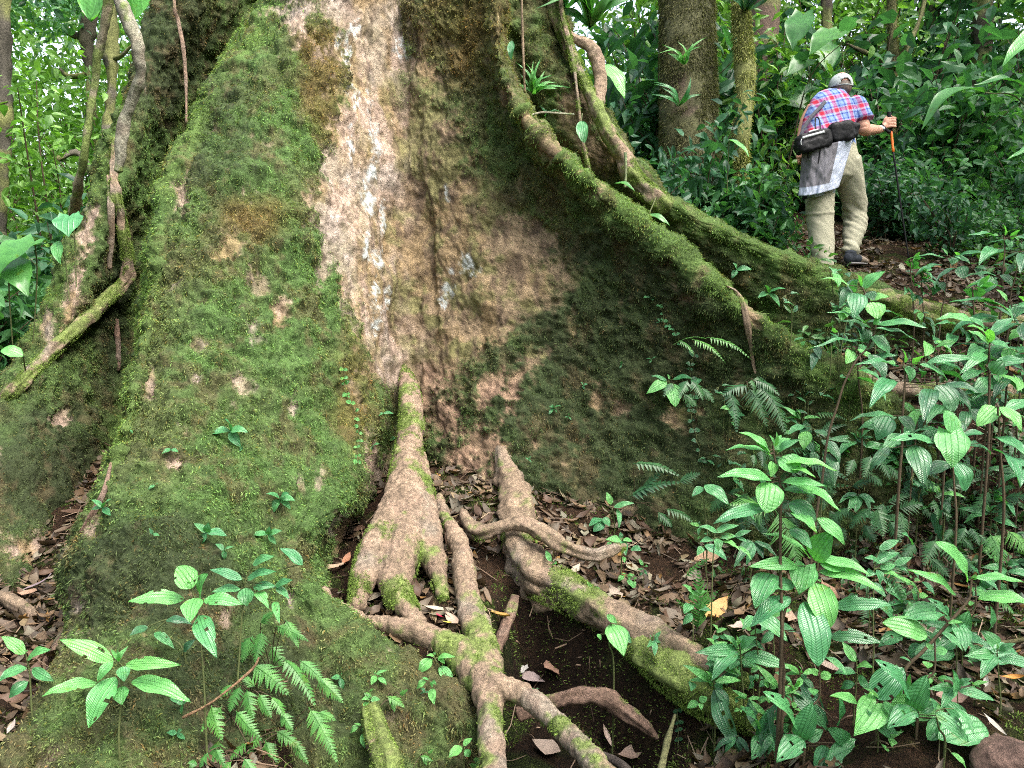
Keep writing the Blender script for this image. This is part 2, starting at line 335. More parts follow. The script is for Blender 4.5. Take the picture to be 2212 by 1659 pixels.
# ---------------------------------------------------------------- the giant buttressed tree
rows = [-420,-150,0,150,300,450,600,750,900,1050,1200,1350,1500,1700]
C = {  # per column: (u, depth) at each row
 'd_back':  [(560,7.5),(470,7.3),(420,7.2),(380,7.1),(330,7),(300,6.8),(230,6.5),(160,6.2),(110,6),(60,5.8),(20,5.6),(0,5.5),(0,5.4),(0,5.3)],
 'd_crest': [(500,6.2),(400,6),(345,5.9),(285,5.8),(228,5.65),(192,5.5),(120,5.3),(45,5.05),(-30,4.7),(-90,4.4),(-120,4.1),(-130,4),(-130,4),(-130,4)],
 'd_f1':    [(550,6),(460,5.8),(410,5.7),(340,5.6),(285,5.45),(240,5.3),(180,5.1),(110,4.85),(50,4.55),(0,4.2),(-40,3.9),(-60,3.75),(-60,3.8),(-60,3.8)],
 'd_f2':    [(640,6.4),(540,6.2),(490,6.1),(420,6),(350,5.85),(290,5.7),(250,5.5),(200,5.245),(150,4.88),(110,4.415),(60,3.95),(20,3.7),(0,3.66),(0,3.67)],
 'valley_l':[(760,6.85),(690,6.7),(620,6.6),(540,6.5),(450,6.35),(390,6.2),(350,6),(320,5.71),(290,5.34),(240,4.92),(190,4.5),(180,4.2),(160,4.08),(100,3.96)],
 'a_crest': [(780,5.35),(650,5.15),(570,4.97),(480,4.75),(399,4.48),(349,4.23),(330,3.98),(304,3.76),(275,3.55),(228,3.37),(165,3.25),(165,3.1),(120,2.85),(-10,2.5)],
 'a_f1':    [(800,5.1),(680,4.9),(610,4.72),(535,4.5),(450,4.25),(390,4.0),(360,3.78),(335,3.58),(305,3.38),(262,3.18),(215,3.0),(205,2.85),(170,2.62),(60,2.35)],
 'a_f2':    [(830,5.0),(730,4.8),(660,4.62),(600,4.42),(540,4.18),(490,3.95),(470,3.75),(450,3.57),(420,3.37),(390,3.17),(360,2.97),(340,2.8),(320,2.6),(260,2.35)],
 'a_f3':    [(850,5.02),(770,4.83),(715,4.68),(675,4.5),(635,4.3),(610,4.1),(600,3.92),(585,3.74),(560,3.55),(540,3.34),(510,3.12),(500,2.93),(490,2.72),(470,2.5)],
 'a_f4':    [(870,5.08),(800,4.92),(765,4.8),(740,4.66),(715,4.5),(705,4.34),(700,4.18),(695,4.02),(685,3.84),(670,3.6),(610,3.3),(640,3.1),(660,2.9),(680,2.68)],
 'a_edge':  [(880,5.15),(830,5.02),(810,4.93),(795,4.83),(785,4.7),(785,4.58),(790,4.46),(795,4.34),(788,4.14),(765,3.86),(655,3.42),(760,3.2),(890,3),(930,2.8)],
 'valley_m':[(900,5.25),(870,5.15),(860,5.098),(862,5.048),(870,5.004),(878,4.958),(880,4.9),(870,4.87),(865,4.858),(850,4.792),(800,4.43),(800,3.9),(1020,3.12),(1050,2.95)],
 'b_f0':    [(920,5.18),(905,5.08),(905,5.015),(915,4.97),(930,4.93),(945,4.89),(955,4.85),(960,4.78),(975,4.69),(1000,4.54),(1000,4.445),(1000,4.4),(1060,4.3),(1100,4.2)],
 'b_f1':    [(950,5.08),(950,4.97),(955,4.929),(975,4.904),(1010,4.852),(1040,4.794),(1070,4.73),(1090,4.67),(1110,4.562),(1130,4.44),(1150,4.315),(1150,4.2),(1180,4.15),(1200,4.1)],
 'b_f2':    [(985,4.98),(995,4.87),(1005,4.841),(1030,4.832),(1090,4.789),(1160,4.735),(1220,4.67),(1270,4.61),(1300,4.529),(1330,4.396),(1350,4.248),(1350,4.15),(1350,4.1),(1350,4)],
 'b_f3':    [(1010,4.92),(1030,4.8),(1045,4.76),(1075,4.73),(1145,4.66),(1250,4.58),(1360,4.49),(1460,4.41),(1530,4.336),(1580,4.248),(1620,4.155),(1620,4.1),(1620,4.1),(1620,4.1)],
 'b_crest': [(1030,4.96),(1060,4.82),(1080,4.695),(1085,4.55),(1172,4.47),(1350,4.37),(1530,4.25),(1725,4.11),(1940,4.024),(1990,4.012),(2000,4.02),(2000,4),(2000,4),(2000,4)],
 'b_back':  [(1030,5.2),(1060,5.1),(1078,5.125),(1100,5.15),(1185,5.03),(1325,4.89),(1500,4.75),(1700,4.6),(1890,4.47),(1980,4.36),(2000,4.3),(2000,4.3),(2000,4.3),(2000,4.3)],
 'valley_r':[(1060,5.3),(1080,5.25),(1095,5.22),(1120,5.28),(1180,5.45),(1290,5.75),(1440,5.75),(1610,5.7),(1760,5.48),(1850,4.94),(1900,4.9),(1900,4.9),(1900,4.9),(1900,4.9)],
 'c_f1':    [(1110,5.25),(1135,5.22),(1150,5.2),(1180,5.25),(1250,5.36),(1390,5.5),(1600,5.47),(1770,5.43),(1900,5.24),(1980,4.97),(2050,4.9),(2050,4.9),(2050,4.9),(2050,4.9)],
 'c_crest': [(1150,5.65),(1185,5.6),(1205,5.55),(1240,5.5),(1335,5.46),(1475,5.42),(1805,5.36),(2060,5.26),(2200,5.218),(2250,5.184),(2250,5.2),(2250,5.2),(2250,5.2),(2250,5.2)],
 'c_back':  [(1130,6.6),(1160,6.5),(1180,6.5),(1210,6.4),(1280,6.3),(1400,6.1),(1720,5.75),(2020,5.6),(2150,5.5),(2200,5.5),(2200,5.5),(2200,5.5),(2200,5.5),(2200,5.5)],
 'back':    [(850,8.0),(850,8.0),(850,8.0),(850,8.0),(850,8.0),(850,8.0),(850,8.0),(850,8.0),(850,8.0),(850,8.0),(850,8.0),(850,8.0),(850,8.0),(850,8.0)],
}
keys = list(C); seg = {'d_back':6,'d_f2':26,'valley_l':26,'b_crest':16,'b_back':12,'valley_r':16,'c_crest':12,'c_back':8,'back':8}
ctl = np.array([[P(C[k][i][0], rows[i], C[k][i][1]) for k in keys] for i in range(len(rows))])
colsD = []
cc = np.concatenate([ctl[:, -1:], ctl, ctl[:, :2]], axis=1); colname = []
for j, k in enumerate(keys):
    n = seg.get(k, 32); t = np.linspace(0, 1, n, endpoint=False)[None, :, None]
    a, b, c, d = (cc[:, j + q][:, None, :] for q in range(4))
    colsD.append(.5 * (2 * b + (c - a) * t + (2 * a - 5 * b + 4 * c - d) * t ** 2 + (3 * b - a - 3 * c + d) * t ** 3)); colname += [j] * n
G = np.concatenate(colsD, axis=1); colj = np.array(colname)
G = np.stack([crom(G[:, j], 34) for j in range(G.shape[1])], axis=1)
U0, V0, D0 = UV(G)
def ellip(U, V, lst, w=.35, pn=None):
    """union of soft ellipses (u, v, ru, rv, tilt degrees)"""
    r = np.zeros(U.shape)
    for u, v, a, b, t in lst:
        ct, st = math.cos(R(t)), math.sin(R(t)); x = ((U - u) * ct + (V - v) * st) / a; y = (-(U - u) * st + (V - v) * ct) / b
        q = np.sqrt(x * x + y * y) + (0 if pn is None else pn)
        r = np.maximum(r, 1 - sstep(1 - w, 1 + w, q))
    return r
BARE = [(640,30,45,40,0),(400,425,16,40,10),(495,530,26,30,0),(520,832,12,26,-20),(615,665,18,26,0),(160,620,16,70,8),(190,490,13,45,10),(100,700,14,30,10),(125,760,20,14,0),
 (1150,772,30,22,-20),(1065,840,22,40,25),(1110,842,14,32,8),(960,895,40,45,0),(930,760,22,40,0),(905,850,14,60,-10),(1030,980,60,50,20),(850,790,22,30,0),(1000,1060,70,50,0),(1290,855,12,20,0),(1340,880,16,24,0),
 (1090,205,14,30,0),(1145,265,16,12,30),(1195,325,30,9,42),(1170,520,40,60,0),(620,1290,12,20,0),(130,900,22,18,0),(740,1150,30,50,0),(745,610,12,40,0),(90,1180,60,40,0),(180,1290,16,30,0),
 (1360,345,12,24,30),(1445,568,12,10,0),(1470,900,30,20,0),(1630,690,10,40,-20),(1270,160,20,60,-15),(1240,250,40,60,-15),(1280,340,36,60,-15),(700,560,14,40,0),(545,700,8,14,0),(810,1010,30,70,0),(1490,640,26,16,0),
 (425,820,10,8,0),(330,830,8,30,0),(385,1000,14,16,0),(640,880,10,30,0),(1350,1120,24,40,20)]
LICH = [(752,120,10,34,0),(745,165,16,30,0),(770,215,9,20,0),(800,420,9,60,0),(812,330,8,40,0),(826,560,14,26,0),(815,620,7,50,0),(868,110,14,20,0),(962,410,6,20,0),(960,625,14,12,0),(1000,562,14,16,20),(968,580,10,8,0),(1025,590,10,5,-20),
 (790,520,7,40,0),(835,470,6,50,0),(948,650,8,10,0),(725,470,8,8,0),(775,60,12,14,0),(800,260,7,50,0),(845,650,6,30,0),(735,90,8,20,0),(760,330,7,44,0),(822,690,7,30,0)]
def surf_masks(p):
    U, V, D = UV(p); pn = (fbm(p, 13, 5, 5, .7) - .5) * 2.6 + (fbm(p, 42, 3, 15) - .5) * 1.6
    vv = [-500, 0, 60, 130, 300, 400, 450, 520, 600, 700, 800, 880]; lb = [690, 690, 728, 740, 720, 680, 655, 690, 745, 770, 800, 860]; rb = [900, 900, 920, 955, 1000, 1050, 1100, 1200, 1230, 1130, 990, 930]
    L = np.interp(V, vv, lb); Rr = np.interp(V, vv, rb); m = pn * 42
    strip = sstep(-14, 14, U - L + m) * (1 - sstep(-45, 45, U - Rr + m * 1.6)) * (1 - sstep(820, 880, V + m))
    upper = sstep(.48, .60, fbm(p, 12, 4, 77)) * (1 - sstep(120, 260, V)) * sstep(840, 880, U)     # mossy tufts high in the crease
    bare = np.maximum(strip * (1 - .75 * upper), ellip(U, V, BARE, .35, pn * 1.1))
    bare = np.maximum(bare, sstep(.64, .74, fbm(p * np.array([1, 1, .4]), 9, 5, 12, .65)) * .7)
    lich = ellip(U, V, LICH, .4, pn * 1.2) * bare
    # only the front faces carry the painted-by-place patches
    return U, V, D, np.clip(bare, 0, 1), np.clip(lich, 0, 1), strip
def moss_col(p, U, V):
    """pigment of the moss: bright fresh green, olive, dark green and brown cushions; ridge light and recess shade painted in"""
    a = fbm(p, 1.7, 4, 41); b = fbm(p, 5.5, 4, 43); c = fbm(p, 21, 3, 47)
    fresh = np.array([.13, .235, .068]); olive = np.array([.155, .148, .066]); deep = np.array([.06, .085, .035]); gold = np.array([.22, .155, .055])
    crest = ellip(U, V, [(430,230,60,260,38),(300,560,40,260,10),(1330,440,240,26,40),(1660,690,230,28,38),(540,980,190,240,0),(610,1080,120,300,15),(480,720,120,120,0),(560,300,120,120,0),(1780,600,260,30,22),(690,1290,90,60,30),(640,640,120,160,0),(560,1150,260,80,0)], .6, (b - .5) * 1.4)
    darkz = ellip(U, V, [(1330,820,330,330,20),(1260,1020,260,150,0),(100,1020,130,160,0),(370,130,110,260,-25),(260,700,50,200,0),(1500,640,120,140,30),(320,1250,230,140,0),(500,1500,260,120,0)], .6, (b - .5) * 1.2)  # darker moss, deepened to paint in shade on recessed flanks and the right face
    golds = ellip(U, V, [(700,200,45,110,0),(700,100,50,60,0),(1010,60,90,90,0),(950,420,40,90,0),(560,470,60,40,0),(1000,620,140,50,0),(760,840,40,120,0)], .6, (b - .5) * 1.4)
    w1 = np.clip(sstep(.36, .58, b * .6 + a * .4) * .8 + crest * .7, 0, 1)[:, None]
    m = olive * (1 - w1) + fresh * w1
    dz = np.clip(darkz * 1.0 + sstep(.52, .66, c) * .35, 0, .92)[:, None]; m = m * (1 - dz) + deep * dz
    rid = ellip(U, V, [(1140,265,75,24,48),(1330,435,200,26,37),(1560,625,170,26,38),(1790,810,130,28,38),(1500,475,130,22,25),(1720,575,170,26,22),(520,85,110,30,127),(385,330,170,30,115),(312,620,180,26,98),(255,930,180,24,105),(230,360,130,16,110),(120,620,140,16,118)], .8, (b - .5) * 1.2)[:, None] * .85  # light along the ridge tops painted in with the fresher moss there
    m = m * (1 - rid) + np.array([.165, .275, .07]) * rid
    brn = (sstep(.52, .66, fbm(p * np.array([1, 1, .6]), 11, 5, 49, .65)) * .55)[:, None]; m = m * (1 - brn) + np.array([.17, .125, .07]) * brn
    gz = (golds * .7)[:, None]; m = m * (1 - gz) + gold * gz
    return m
def bark_col(p, U, V, lich):
    q = p * np.array([1, 1, .35]); a = fbm(q, 7, 5, 61, .65)[:, None]; b = fbm(q, 26, 4, 63)[:, None]; c = fbm(p, 3.0, 4, 67)[:, None]; e = fbm(p, 60, 3, 68)[:, None]
    pink = np.array([.36, .27, .215]); ochre = np.array([.27, .195, .11]); grey = np.array([.30, .275, .25]); dark = np.array([.10, .07, .05]); dull = np.array([.205, .15, .085]); film = np.array([.15, .15, .06])
    k = sstep(.45, .62, a); m = pink * (1 - k) + ochre * k
    right = (sstep(835, 900, U + (a[:, 0] - .5) * 160))[:, None]; m = m * (1 - .8 * right) + (dull * (1 - k) + ochre * .85 * k) * .8 * right
    g = sstep(.48, .62, c) * .5 * (1 - right); m = m * (1 - g) + grey * g
    f = sstep(.46, .6, fbm(p, 8, 5, 69, .65))[:, None] * (.35 + .45 * right) * sstep(-100, 200, V)[:, None]; m = m * (1 - f) + film * f
    dk = sstep(.52, .68, b) * (.5 + .25 * right); m = m * (1 - dk) + dark * dk
    pk = (ellip(U, V, [(1000, 960, 160, 220, 0)], .6) * sstep(760, 800, V))[:, None] * .7; m = m * (1 - pk) + np.array([.33, .21, .15]) * pk
    cr = sstep(.0, .09, np.abs(fbm(p * np.array([1, 1, .6]), 20, 3, 91) - .5))[:, None]; m = m * (.72 + .56 * e) * (.62 + .38 * cr)
    l = lich[:, None] * sstep(.4, .6, e * .6 + b * .4) * .9; return m * (1 - l) + np.array([.47, .52, .53]) * l
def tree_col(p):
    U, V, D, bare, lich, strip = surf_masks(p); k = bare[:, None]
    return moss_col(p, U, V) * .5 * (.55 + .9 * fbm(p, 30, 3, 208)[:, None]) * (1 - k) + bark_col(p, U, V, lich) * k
sh = G.shape; Nn = grid_normals(G)
if Nn[200, 300] @ (np.array([0, 0, CAM_Z]) - G[200, 300]) < 0: Nn = -Nn
p = G.reshape(-1, 3); U, V, D, bare, lich, strip = surf_masks(p)
vis = np.isin(colj, range(1, 22))
q = p * np.array([1, 1, .28])
disp = (fbm(p, 1.6, 3, 1) - .5) * .16 + (fbm(p, 5, 4, 2) - .5) * .07
disp += (1 - bare) * ((fbm(p, 14, 5, 4, .65) - .5) * .13 + .012)
disp += bare * ((fbm(q, 16, 5, 6) - .5) * .04 + (fbm(p, 11, 5, 26, .6) - .5) * .05 + (fbm(p, 45, 3, 16) - .5) * .022 - np.abs(fbm(q, 8, 3, 8) - .5) * .05)
crease = ellip(U, V, [(872,300,9,420,0),(925,560,8,240,-4),(955,160,7,180,-6)], .7, (fbm(p, 10, 3, 9) - .5) * 2)
disp -= crease * strip * .015
G = (p + Nn.reshape(-1, 3) * disp[:, None]).reshape(sh)
Nn = grid_normals(G)
if Nn[200, 300] @ (np.array([0, 0, CAM_Z]) - G[200, 300]) < 0: Nn = -Nn
base = P(850, 1150, 5.4); base[2] = float(H(base[0], base[1])[0])
tree = empty('buttress_tree', base, 'huge buttressed tree, its flared trunk moss covered with bare bark in the middle', 'tree')
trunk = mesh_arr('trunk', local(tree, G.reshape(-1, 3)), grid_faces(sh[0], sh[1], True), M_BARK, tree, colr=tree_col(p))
# ---------------------------------------------------------------- roots (parts of the tree)
def root_col_f(moss=.35, seed=0, base=(.235, .17, .12)):
    def f(p):
        a = fbm(p, 8, 5, 101 + seed, .65); b = fbm(p * np.array([1, 1, .5]), 24, 4, 103 + seed)[:, None]
        e = fbm(p, 70, 3, 105)[:, None]; m = np.array(base) * (.4 + 1.2 * b) * (.55 + .9 * fbm(p, 9, 4, 55, .65)[:, None]) * (.7 + .6 * e); gr = sstep(.5, .7, fbm(p, 5, 4, 57)[:, None]); m = m * (1 - gr * .5) + np.array([.22, .2, .17]) * gr * .5 * (.5 + e); g = sstep(.5, .68, b) * .45; m = m * (1 - g) + np.array([.15, .1, .08]) * g
        k = sstep(.66 - moss * .45, .78 - moss * .45, a)[:, None] * .9
        mc = np.array([.13, .18, .045]) * (.6 + .8 * fbm(p, 30, 3, 5)[:, None])
        return m * (1 - k) + mc * k
    return f
ROOTS = [
 ([(868,770,4.9,8),(878,810,4.74,16),(887,860,4.52,23),(888,930,4.3,28),(880,1000,4.08,33),(868,1065,3.9,36),(842,1130,3.74,37),(808,1190,3.6,34),(785,1250,3.48,27),(772,1312,3.36,19)], .42, 20),
 ([(885,960,4.3,18),(888,1040,4.0,34),(886,1110,3.8,40),(874,1170,3.66,41),(860,1225,3.54,40),(856,1275,3.44,33),(878,1315,3.36,25),(910,1348,3.27,15)], .3, 20),
 ([(905,980,4.25,14),(914,1070,3.95,26),(922,1145,3.76,30),(934,1205,3.64,27),(950,1255,3.55,19),(962,1300,3.46,9)], .12, 18),
 ([(885,1080,4.0,36),(876,1130,3.90,38),(868,1180,3.80,36),(862,1220,3.74,26)], .5, 16),
 ([(900,1262,3.72,16),(918,1285,3.64,26),(926,1315,3.55,24),(930,1345,3.48,12)], .05, 16),
 ([(948,1075,4.1,10),(958,1110,3.95,13),(980,1145,3.78,17),(995,1185,3.65,20),(1002,1235,3.53,24),(1012,1290,3.42,28),(1028,1350,3.3,31),(1042,1410,3.18,36),(1052,1475,3.02,36),(1058,1540,2.88,32),(1062,1610,2.74,29),(1066,1720,2.55,31)], .15, 20),
 ([(645,1215,3.4,10),(672,1262,3.36,15),(715,1305,3.3,15),(780,1340,3.28,17),(850,1352,3.26,20),(905,1368,3.24,24),(960,1392,3.2,30),(1010,1430,3.14,38),(1040,1470,3.05,34)], .12, 18),
 ([(1040,1455,3.05,34),(1085,1485,2.95,26),(1140,1505,2.88,24),(1190,1545,2.78,24),(1235,1595,2.66,25),(1290,1655,2.52,25),(1340,1720,2.42,25)], .22, 18),
 ([(1072,945,4.82,8),(1085,985,4.5,18),(1100,1030,4.35,28),(1115,1085,4.15,34),(1122,1135,4.0,35),(1122,1185,3.86,38),(1150,1235,3.76,46),(1200,1265,3.68,44),(1260,1300,3.56,40),(1330,1345,3.4,36),(1410,1388,3.26,35),(1490,1430,3.12,38),(1570,1465,3.02,36),(1660,1500,2.95,30),(1760,1560,2.9,20)], .3, 22),
 ([(1340,1372,3.36,26),(1410,1420,3.2,40),(1475,1470,3.06,46),(1540,1515,2.96,42),(1610,1550,2.88,28),(1660,1590,2.8,14)], .97, 18),
 ([(1135,1190,3.86,34),(1145,1245,3.78,42),(1175,1280,3.74,34),(1230,1310,3.68,20)], .1, 16),
 ([(1000,1105,4.0,7),(1012,1130,3.9,14),(1040,1152,3.82,18),(1085,1138,3.78,14),(1130,1130,3.76,14),(1175,1150,3.72,17),(1225,1180,3.7,17),(1280,1198,3.7,13),(1325,1188,3.74,10),(1350,1180,3.8,5)], .15, 14),
 ([(1120,1545,3.05,14),(1190,1518,3.05,16),(1260,1502,3.05,17),(1310,1508,3.04,21),(1345,1535,3.02,19),(1385,1565,3.0,13),(1420,1595,3.0,5)], .25, 16),
 ([(1112,1290,3.56,9),(1098,1340,3.45,13),(1078,1395,3.34,9),(1070,1425,3.3,4)], .1, 10),
 ([(-20,1280,3.6,12),(30,1300,3.5,15),(62,1322,3.42,13),(75,1345,3.4,6)], .1, 12),
 ([(800,1530,2.85,16),(815,1590,2.75,24),(835,1650,2.62,30),(850,1720,2.5,34)], .95, 14),
 ([(250,300,0,7),(246,360,0,9),(250,420,0,10),(264,490,0,11),(276,560,0,12),(272,607,0,13),(232,645,0,13),(165,710,0,14),(100,770,0,14),(35,838,0,14),(-40,905,0,15),(-110,970,0,15)], .6, 14),
 ([(235,380,0,5),(240,450,0,7),(238,520,0,6),(236,580,0,4)], .3, 10),
 ([(252,690,0,5),(254,740,0,6),(256,800,0,4)], .02, 8),
 ([(240,1000,0,4),(225,1060,0,7),(200,1110,0,7),(175,1150,0,4)], .0, 8),
 ([(1180,-60,5.3,14),(1200,20,5.3,16),(1225,90,5.28,14),(1255,160,5.25,13),(1285,225,5.22,12),(1310,280,5.2,14),(1345,335,5.2,16),(1375,390,5.2,20),(1440,450,5.2,22)], .55, 14),
 ([(1222,70,5.3,7),(1250,88,5.3,10),(1278,105,5.28,12),(1293,145,5.28,12),(1297,195,5.26,11),(1292,235,5.22,9),(1300,275,5.2,8)], .25, 12),
 ([(1205,-60,5.2,6),(1215,30,5.2,5),(1230,90,5.18,6),(1240,150,5.16,5),(1250,230,5.16,4),(1258,300,5.2,4),(1275,380,5.25,4),(1285,440,5.4,4)], .35, 10),
 ([(1570,618,0,2),(1590,632,0,5),(1605,660,0,6),(1613,695,0,6),(1620,735,0,5),(1628,790,0,3),(1640,830,0,2)], .15, 10),
 ([(1870,640,5.25,14),(1960,665,5.2,26),(2060,690,5.15,26),(2160,700,5.15,22),(2300,710,5.1,20)], .5, 16),
 ([(1760,790,4.7,20),(1850,830,4.6,24),(1960,850,4.5,22),(2080,855,4.45,22),(2200,845,4.4,20),(2330,840,4.4,18)], .55, 16),
]
from mathutils.bvhtree import BVHTree
_fy = grid_faces(sh[0], sh[1], True); _gf = grid_faces(len(gy), len(gx))[:, ::-1]
bvh_all = BVHTree.FromPolygons(np.vstack([G.reshape(-1, 3), gv]).tolist(), np.vstack([_fy, _gf + sh[0] * sh[1]]).tolist())
def hit(u, v, back=.0):
    o = Vector((0, 0, CAM_Z)); q = Vector(P(u, v, 1.0)) - o; dn = q.normalized(); loc, nr, i, dist = bvh_all.ray_cast(o, dn)
    if loc is None: return None, None, 9.0
    if nr.dot(dn) > 0: nr = -nr
    return np.array(loc), np.array(nr), dist / q.length - back
rtub = []
def settle(pts):
    """points given with depth 0 lie on the surface behind them"""
    out = []
    for u, v, d, r in pts:
        if d == 0:
            d = hit(u, v)[2]; d = min(d, 6.5) - r * .5 / FPX * d
            if out: d = min(d, out[-1][2] + .06)
        out.append((u, v, d, r))
    if pts[0][2] == 0:
        a = np.array(out); k = np.convolve(np.pad(a[:, 2], 1, 'edge'), [.25, .5, .25], 'valid'); a[:, 2] = np.minimum(k, a[:, 2]); out = a.tolist()
    return out
def rough_root(c): return (fbm(c * np.array([1, 1, .12]), 26, 4, 75) - .5) * .034 + (fbm(c, 10, 5, 71, .6) - .5) * .030 + (fbm(c * np.array([1, 1, .3]), 45, 3, 73) - .5) * .008
GROUPS = [[0, 1, 2, 3], [5, 6, 7]]; done = set()
for g in GROUPS:
    parts = []; done |= set(g)
    for i in g:
        W, r = uvd(ROOTS[i][0])
        if i == 0: W[0] = P(866, 775, hit(866, 775)[2] + .07); W[1] = P(877, 812, hit(877, 812)[2] - .01); r[0] = .03; r[1] = .045
        V, F, caps = tube_mesh(W, r, sides=16, n=6); parts.append((V, F.tolist() + [c[:3] for c in caps.tolist()])); rtub.append((W, r, ROOTS[i][1], g[0]))
    fused('root', parts, .008, M_ROOT, tree, 8, rough_root, root_col_f(.34 if g[0] == 0 else .36, g[0]))
for i, (pts, moss, sd) in enumerate(ROOTS):
    if i in done: continue
    W, r = uvd(settle(pts))
    if i == 8: W[0] = P(1076, 940, hit(1076, 940)[2] + .10); W[1] = P(1086, 985, hit(1086, 985)[2] + .02); r[0] = .02; r[1] = .045; W[2] = P(1100, 1030, 4.42)
    o = tube('root', W, r, M_ROOT, tree, colf=root_col_f(moss, i, (.15, .095, .07) if i in (12, 13, 18, 19) else (.225, .165, .115)), sides=max(20, sd + 8), n=16, rough=.55, lumps=.16, seed=i, rs=11)
    rtub.append((W, r, moss, i))

# ---------------------------------------------------------------- moss
def blades(name, pos, nor, colr, parent, L=(.010, .024), Wd=.0034, droop=.7, splay=.9, kind='stuff', mat=None):
    n = len(pos); rnd = np.random.rand
    d = nrm(nor * (.55 + .4 * rnd(n, 1)) + np.random.randn(n, 3) * splay * .5 + np.array([0, 0, -1.0]) * droop * rnd(n, 1))
    s = nrm(np.cross(d, np.random.randn(n, 3))); ln = (L[0] + (L[1] - L[0]) * rnd(n, 1) ** 1.6)
    tip = pos + d * ln + np.array([0, 0, -.25]) * ln * droop; mid = pos + d * ln * .55
    V = np.stack([pos - nor * .002, mid + s * Wd / 2, tip, mid - s * Wd / 2], 1).reshape(-1, 3)
    F = np.arange(4 * n).reshape(-1, 4); c = np.repeat(colr, 4, axis=0)
    o = mesh_arr(name, local(parent, V) if parent is not None else V, F, mat or M_MOSS, parent, smooth=False, colr=c)
    if kind: o['kind'] = kind
    return o
def scatter_grid(G, Nn, n, wt=None, closed=True, keepcols=None):
    A = G; B = np.roll(G, -1, axis=1)
    a, b, c, d = A[:-1], A[1:], B[1:], B[:-1]
    if not closed: a, b, c, d = a[:, :-1], b[:, :-1], c[:, :-1], d[:, :-1]
    area = np.linalg.norm(np.cross(c - a, d - b), axis=-1) / 2
    if wt is not None: area = area * wt[:area.shape[0], :area.shape[1]]
    pr = area.ravel() / area.sum(); idx = np.random.choice(len(pr), n, p=pr); i, j = np.unravel_index(idx, area.shape)
    s, t = np.random.rand(n, 1), np.random.rand(n, 1)
    pos = (a[i, j] * (1 - s) + b[i, j] * s) * (1 - t) + (d[i, j] * (1 - s) + c[i, j] * s) * t
    return pos, Nn[i, j]
wt = np.ones(sh[:2]); wt[:, ~vis] = 0
UU, VV, DD = UV(G); wt *= ((VV > -80) & (VV < 1760) & (UU > -120) & (UU < 2300))
cf = Nn[..., 0] * (0 - G[..., 0]) + Nn[..., 1] * (0 - G[..., 1]) + Nn[..., 2] * (CAM_Z - G[..., 2])
wt *= (cf / np.maximum(DD, .1) > -.45)
wt *= np.clip(1 - bare.reshape(sh[:2]) * 1.0, 0.0, 1)
wt *= .35 + 1.0 * sstep(.42, .56, fbm(G.reshape(-1, 3), 7, 4, 205)).reshape(sh[:2])
wt /= np.clip(DD / 3.5, .8, 2)          # nearer moss is finer in the picture
NB = 520000
pos, nor = scatter_grid(G, Nn, NB, wt); u_, v_, _ = UV(pos)
bc = moss_col(pos, u_, v_) * (.45 + 1.1 * np.random.rand(NB, 1) ** 1.3) * (.4 + 1.2 * fbm(pos, 24, 4, 207, .65)[:, None])
br = np.random.rand(NB, 1) < .12; bc = np.where(br, bc * np.array([1.25, .85, .7]), bc)
lnk = fbm(pos, 14, 3, 206)
blades('moss', pos + nor * (.018 * (lnk[:, None] - .3)), nor, bc, tree, L=(.007, .022), Wd=.0038, droop=1.0)
# moss on roots
rp, rn, rc = [], [], []
for W, r, moss, i in rtub:
    if moss < .1: continue
    q = crom(np.column_stack([W, r]), 12); c, rr = q[:, :3], q[:, 3]; L = np.linalg.norm(np.diff(c, axis=0), axis=1).sum()
    n = int(L * rr.mean() * 6.3 * 36000); k = np.random.randint(0, len(c) - 1, n); f = np.random.rand(n, 1)
    cp = c[k] * (1 - f) + c[k + 1] * f; d = nrm(c[k + 1] - c[k]); x = nrm(np.random.randn(n, 3)); x = nrm(x - d * (x * d).sum(1, keepdims=True))
    ps = cp + x * rr[k][:, None] * 1.0; a = fbm(ps, 8, 5, 101 + i, .65); ok = a > .71 - moss * .45
    rp.append(ps[ok]); rn.append(x[ok])
rp, rn = np.vstack(rp), np.vstack(rn)
rc = np.array([.15, .22, .05]) * (.4 + 1.2 * np.random.rand(len(rp), 1)) * (.5 + fbm(rp, 30, 3, 9)[:, None])
blades('moss', rp, rn, rc, tree, L=(.006, .016), Wd=.003)

# moss and low ground cover on the soil and banks
n = 260000; gxx = np.random.uniform(-2.6, 3.6, n); gyy = np.random.uniform(1.9, 5.4, n)
q3 = np.column_stack([gxx, gyy, np.zeros(n)]); sdp = poly_sd(q3[:, :2], _pitw)
mk = fbm(q3, 2.4, 4, 301) * .6 + fbm(q3, 9, 3, 303) * .4
thr = np.where(np.abs(sdp + .08) < .13, .40, np.where(sdp < -.1, .9, .545)); ok = mk > thr
ok &= ~((gxx > 1.6) & (gyy > 3.9)); gxx, gyy = gxx[ok], gyy[ok]
pz = H(gxx, gyy); e = .01; nx = (H(gxx + e, gyy) - pz) / e; ny = (H(gxx, gyy + e) - pz) / e; gn = nrm(np.column_stack([-nx, -ny, np.ones(len(pz))]))
ps = np.column_stack([gxx, gyy, pz]); gc_ = np.array([.10, .155, .035]) * (.35 + 1.2 * np.random.rand(len(ps), 1)) * (.5 + fbm(ps, 14, 3, 9)[:, None])
mg = blades('ground_moss', ps, gn, gc_, None, L=(.008, .022), Wd=.0036, droop=.1)
tag(mg, kind='stuff')


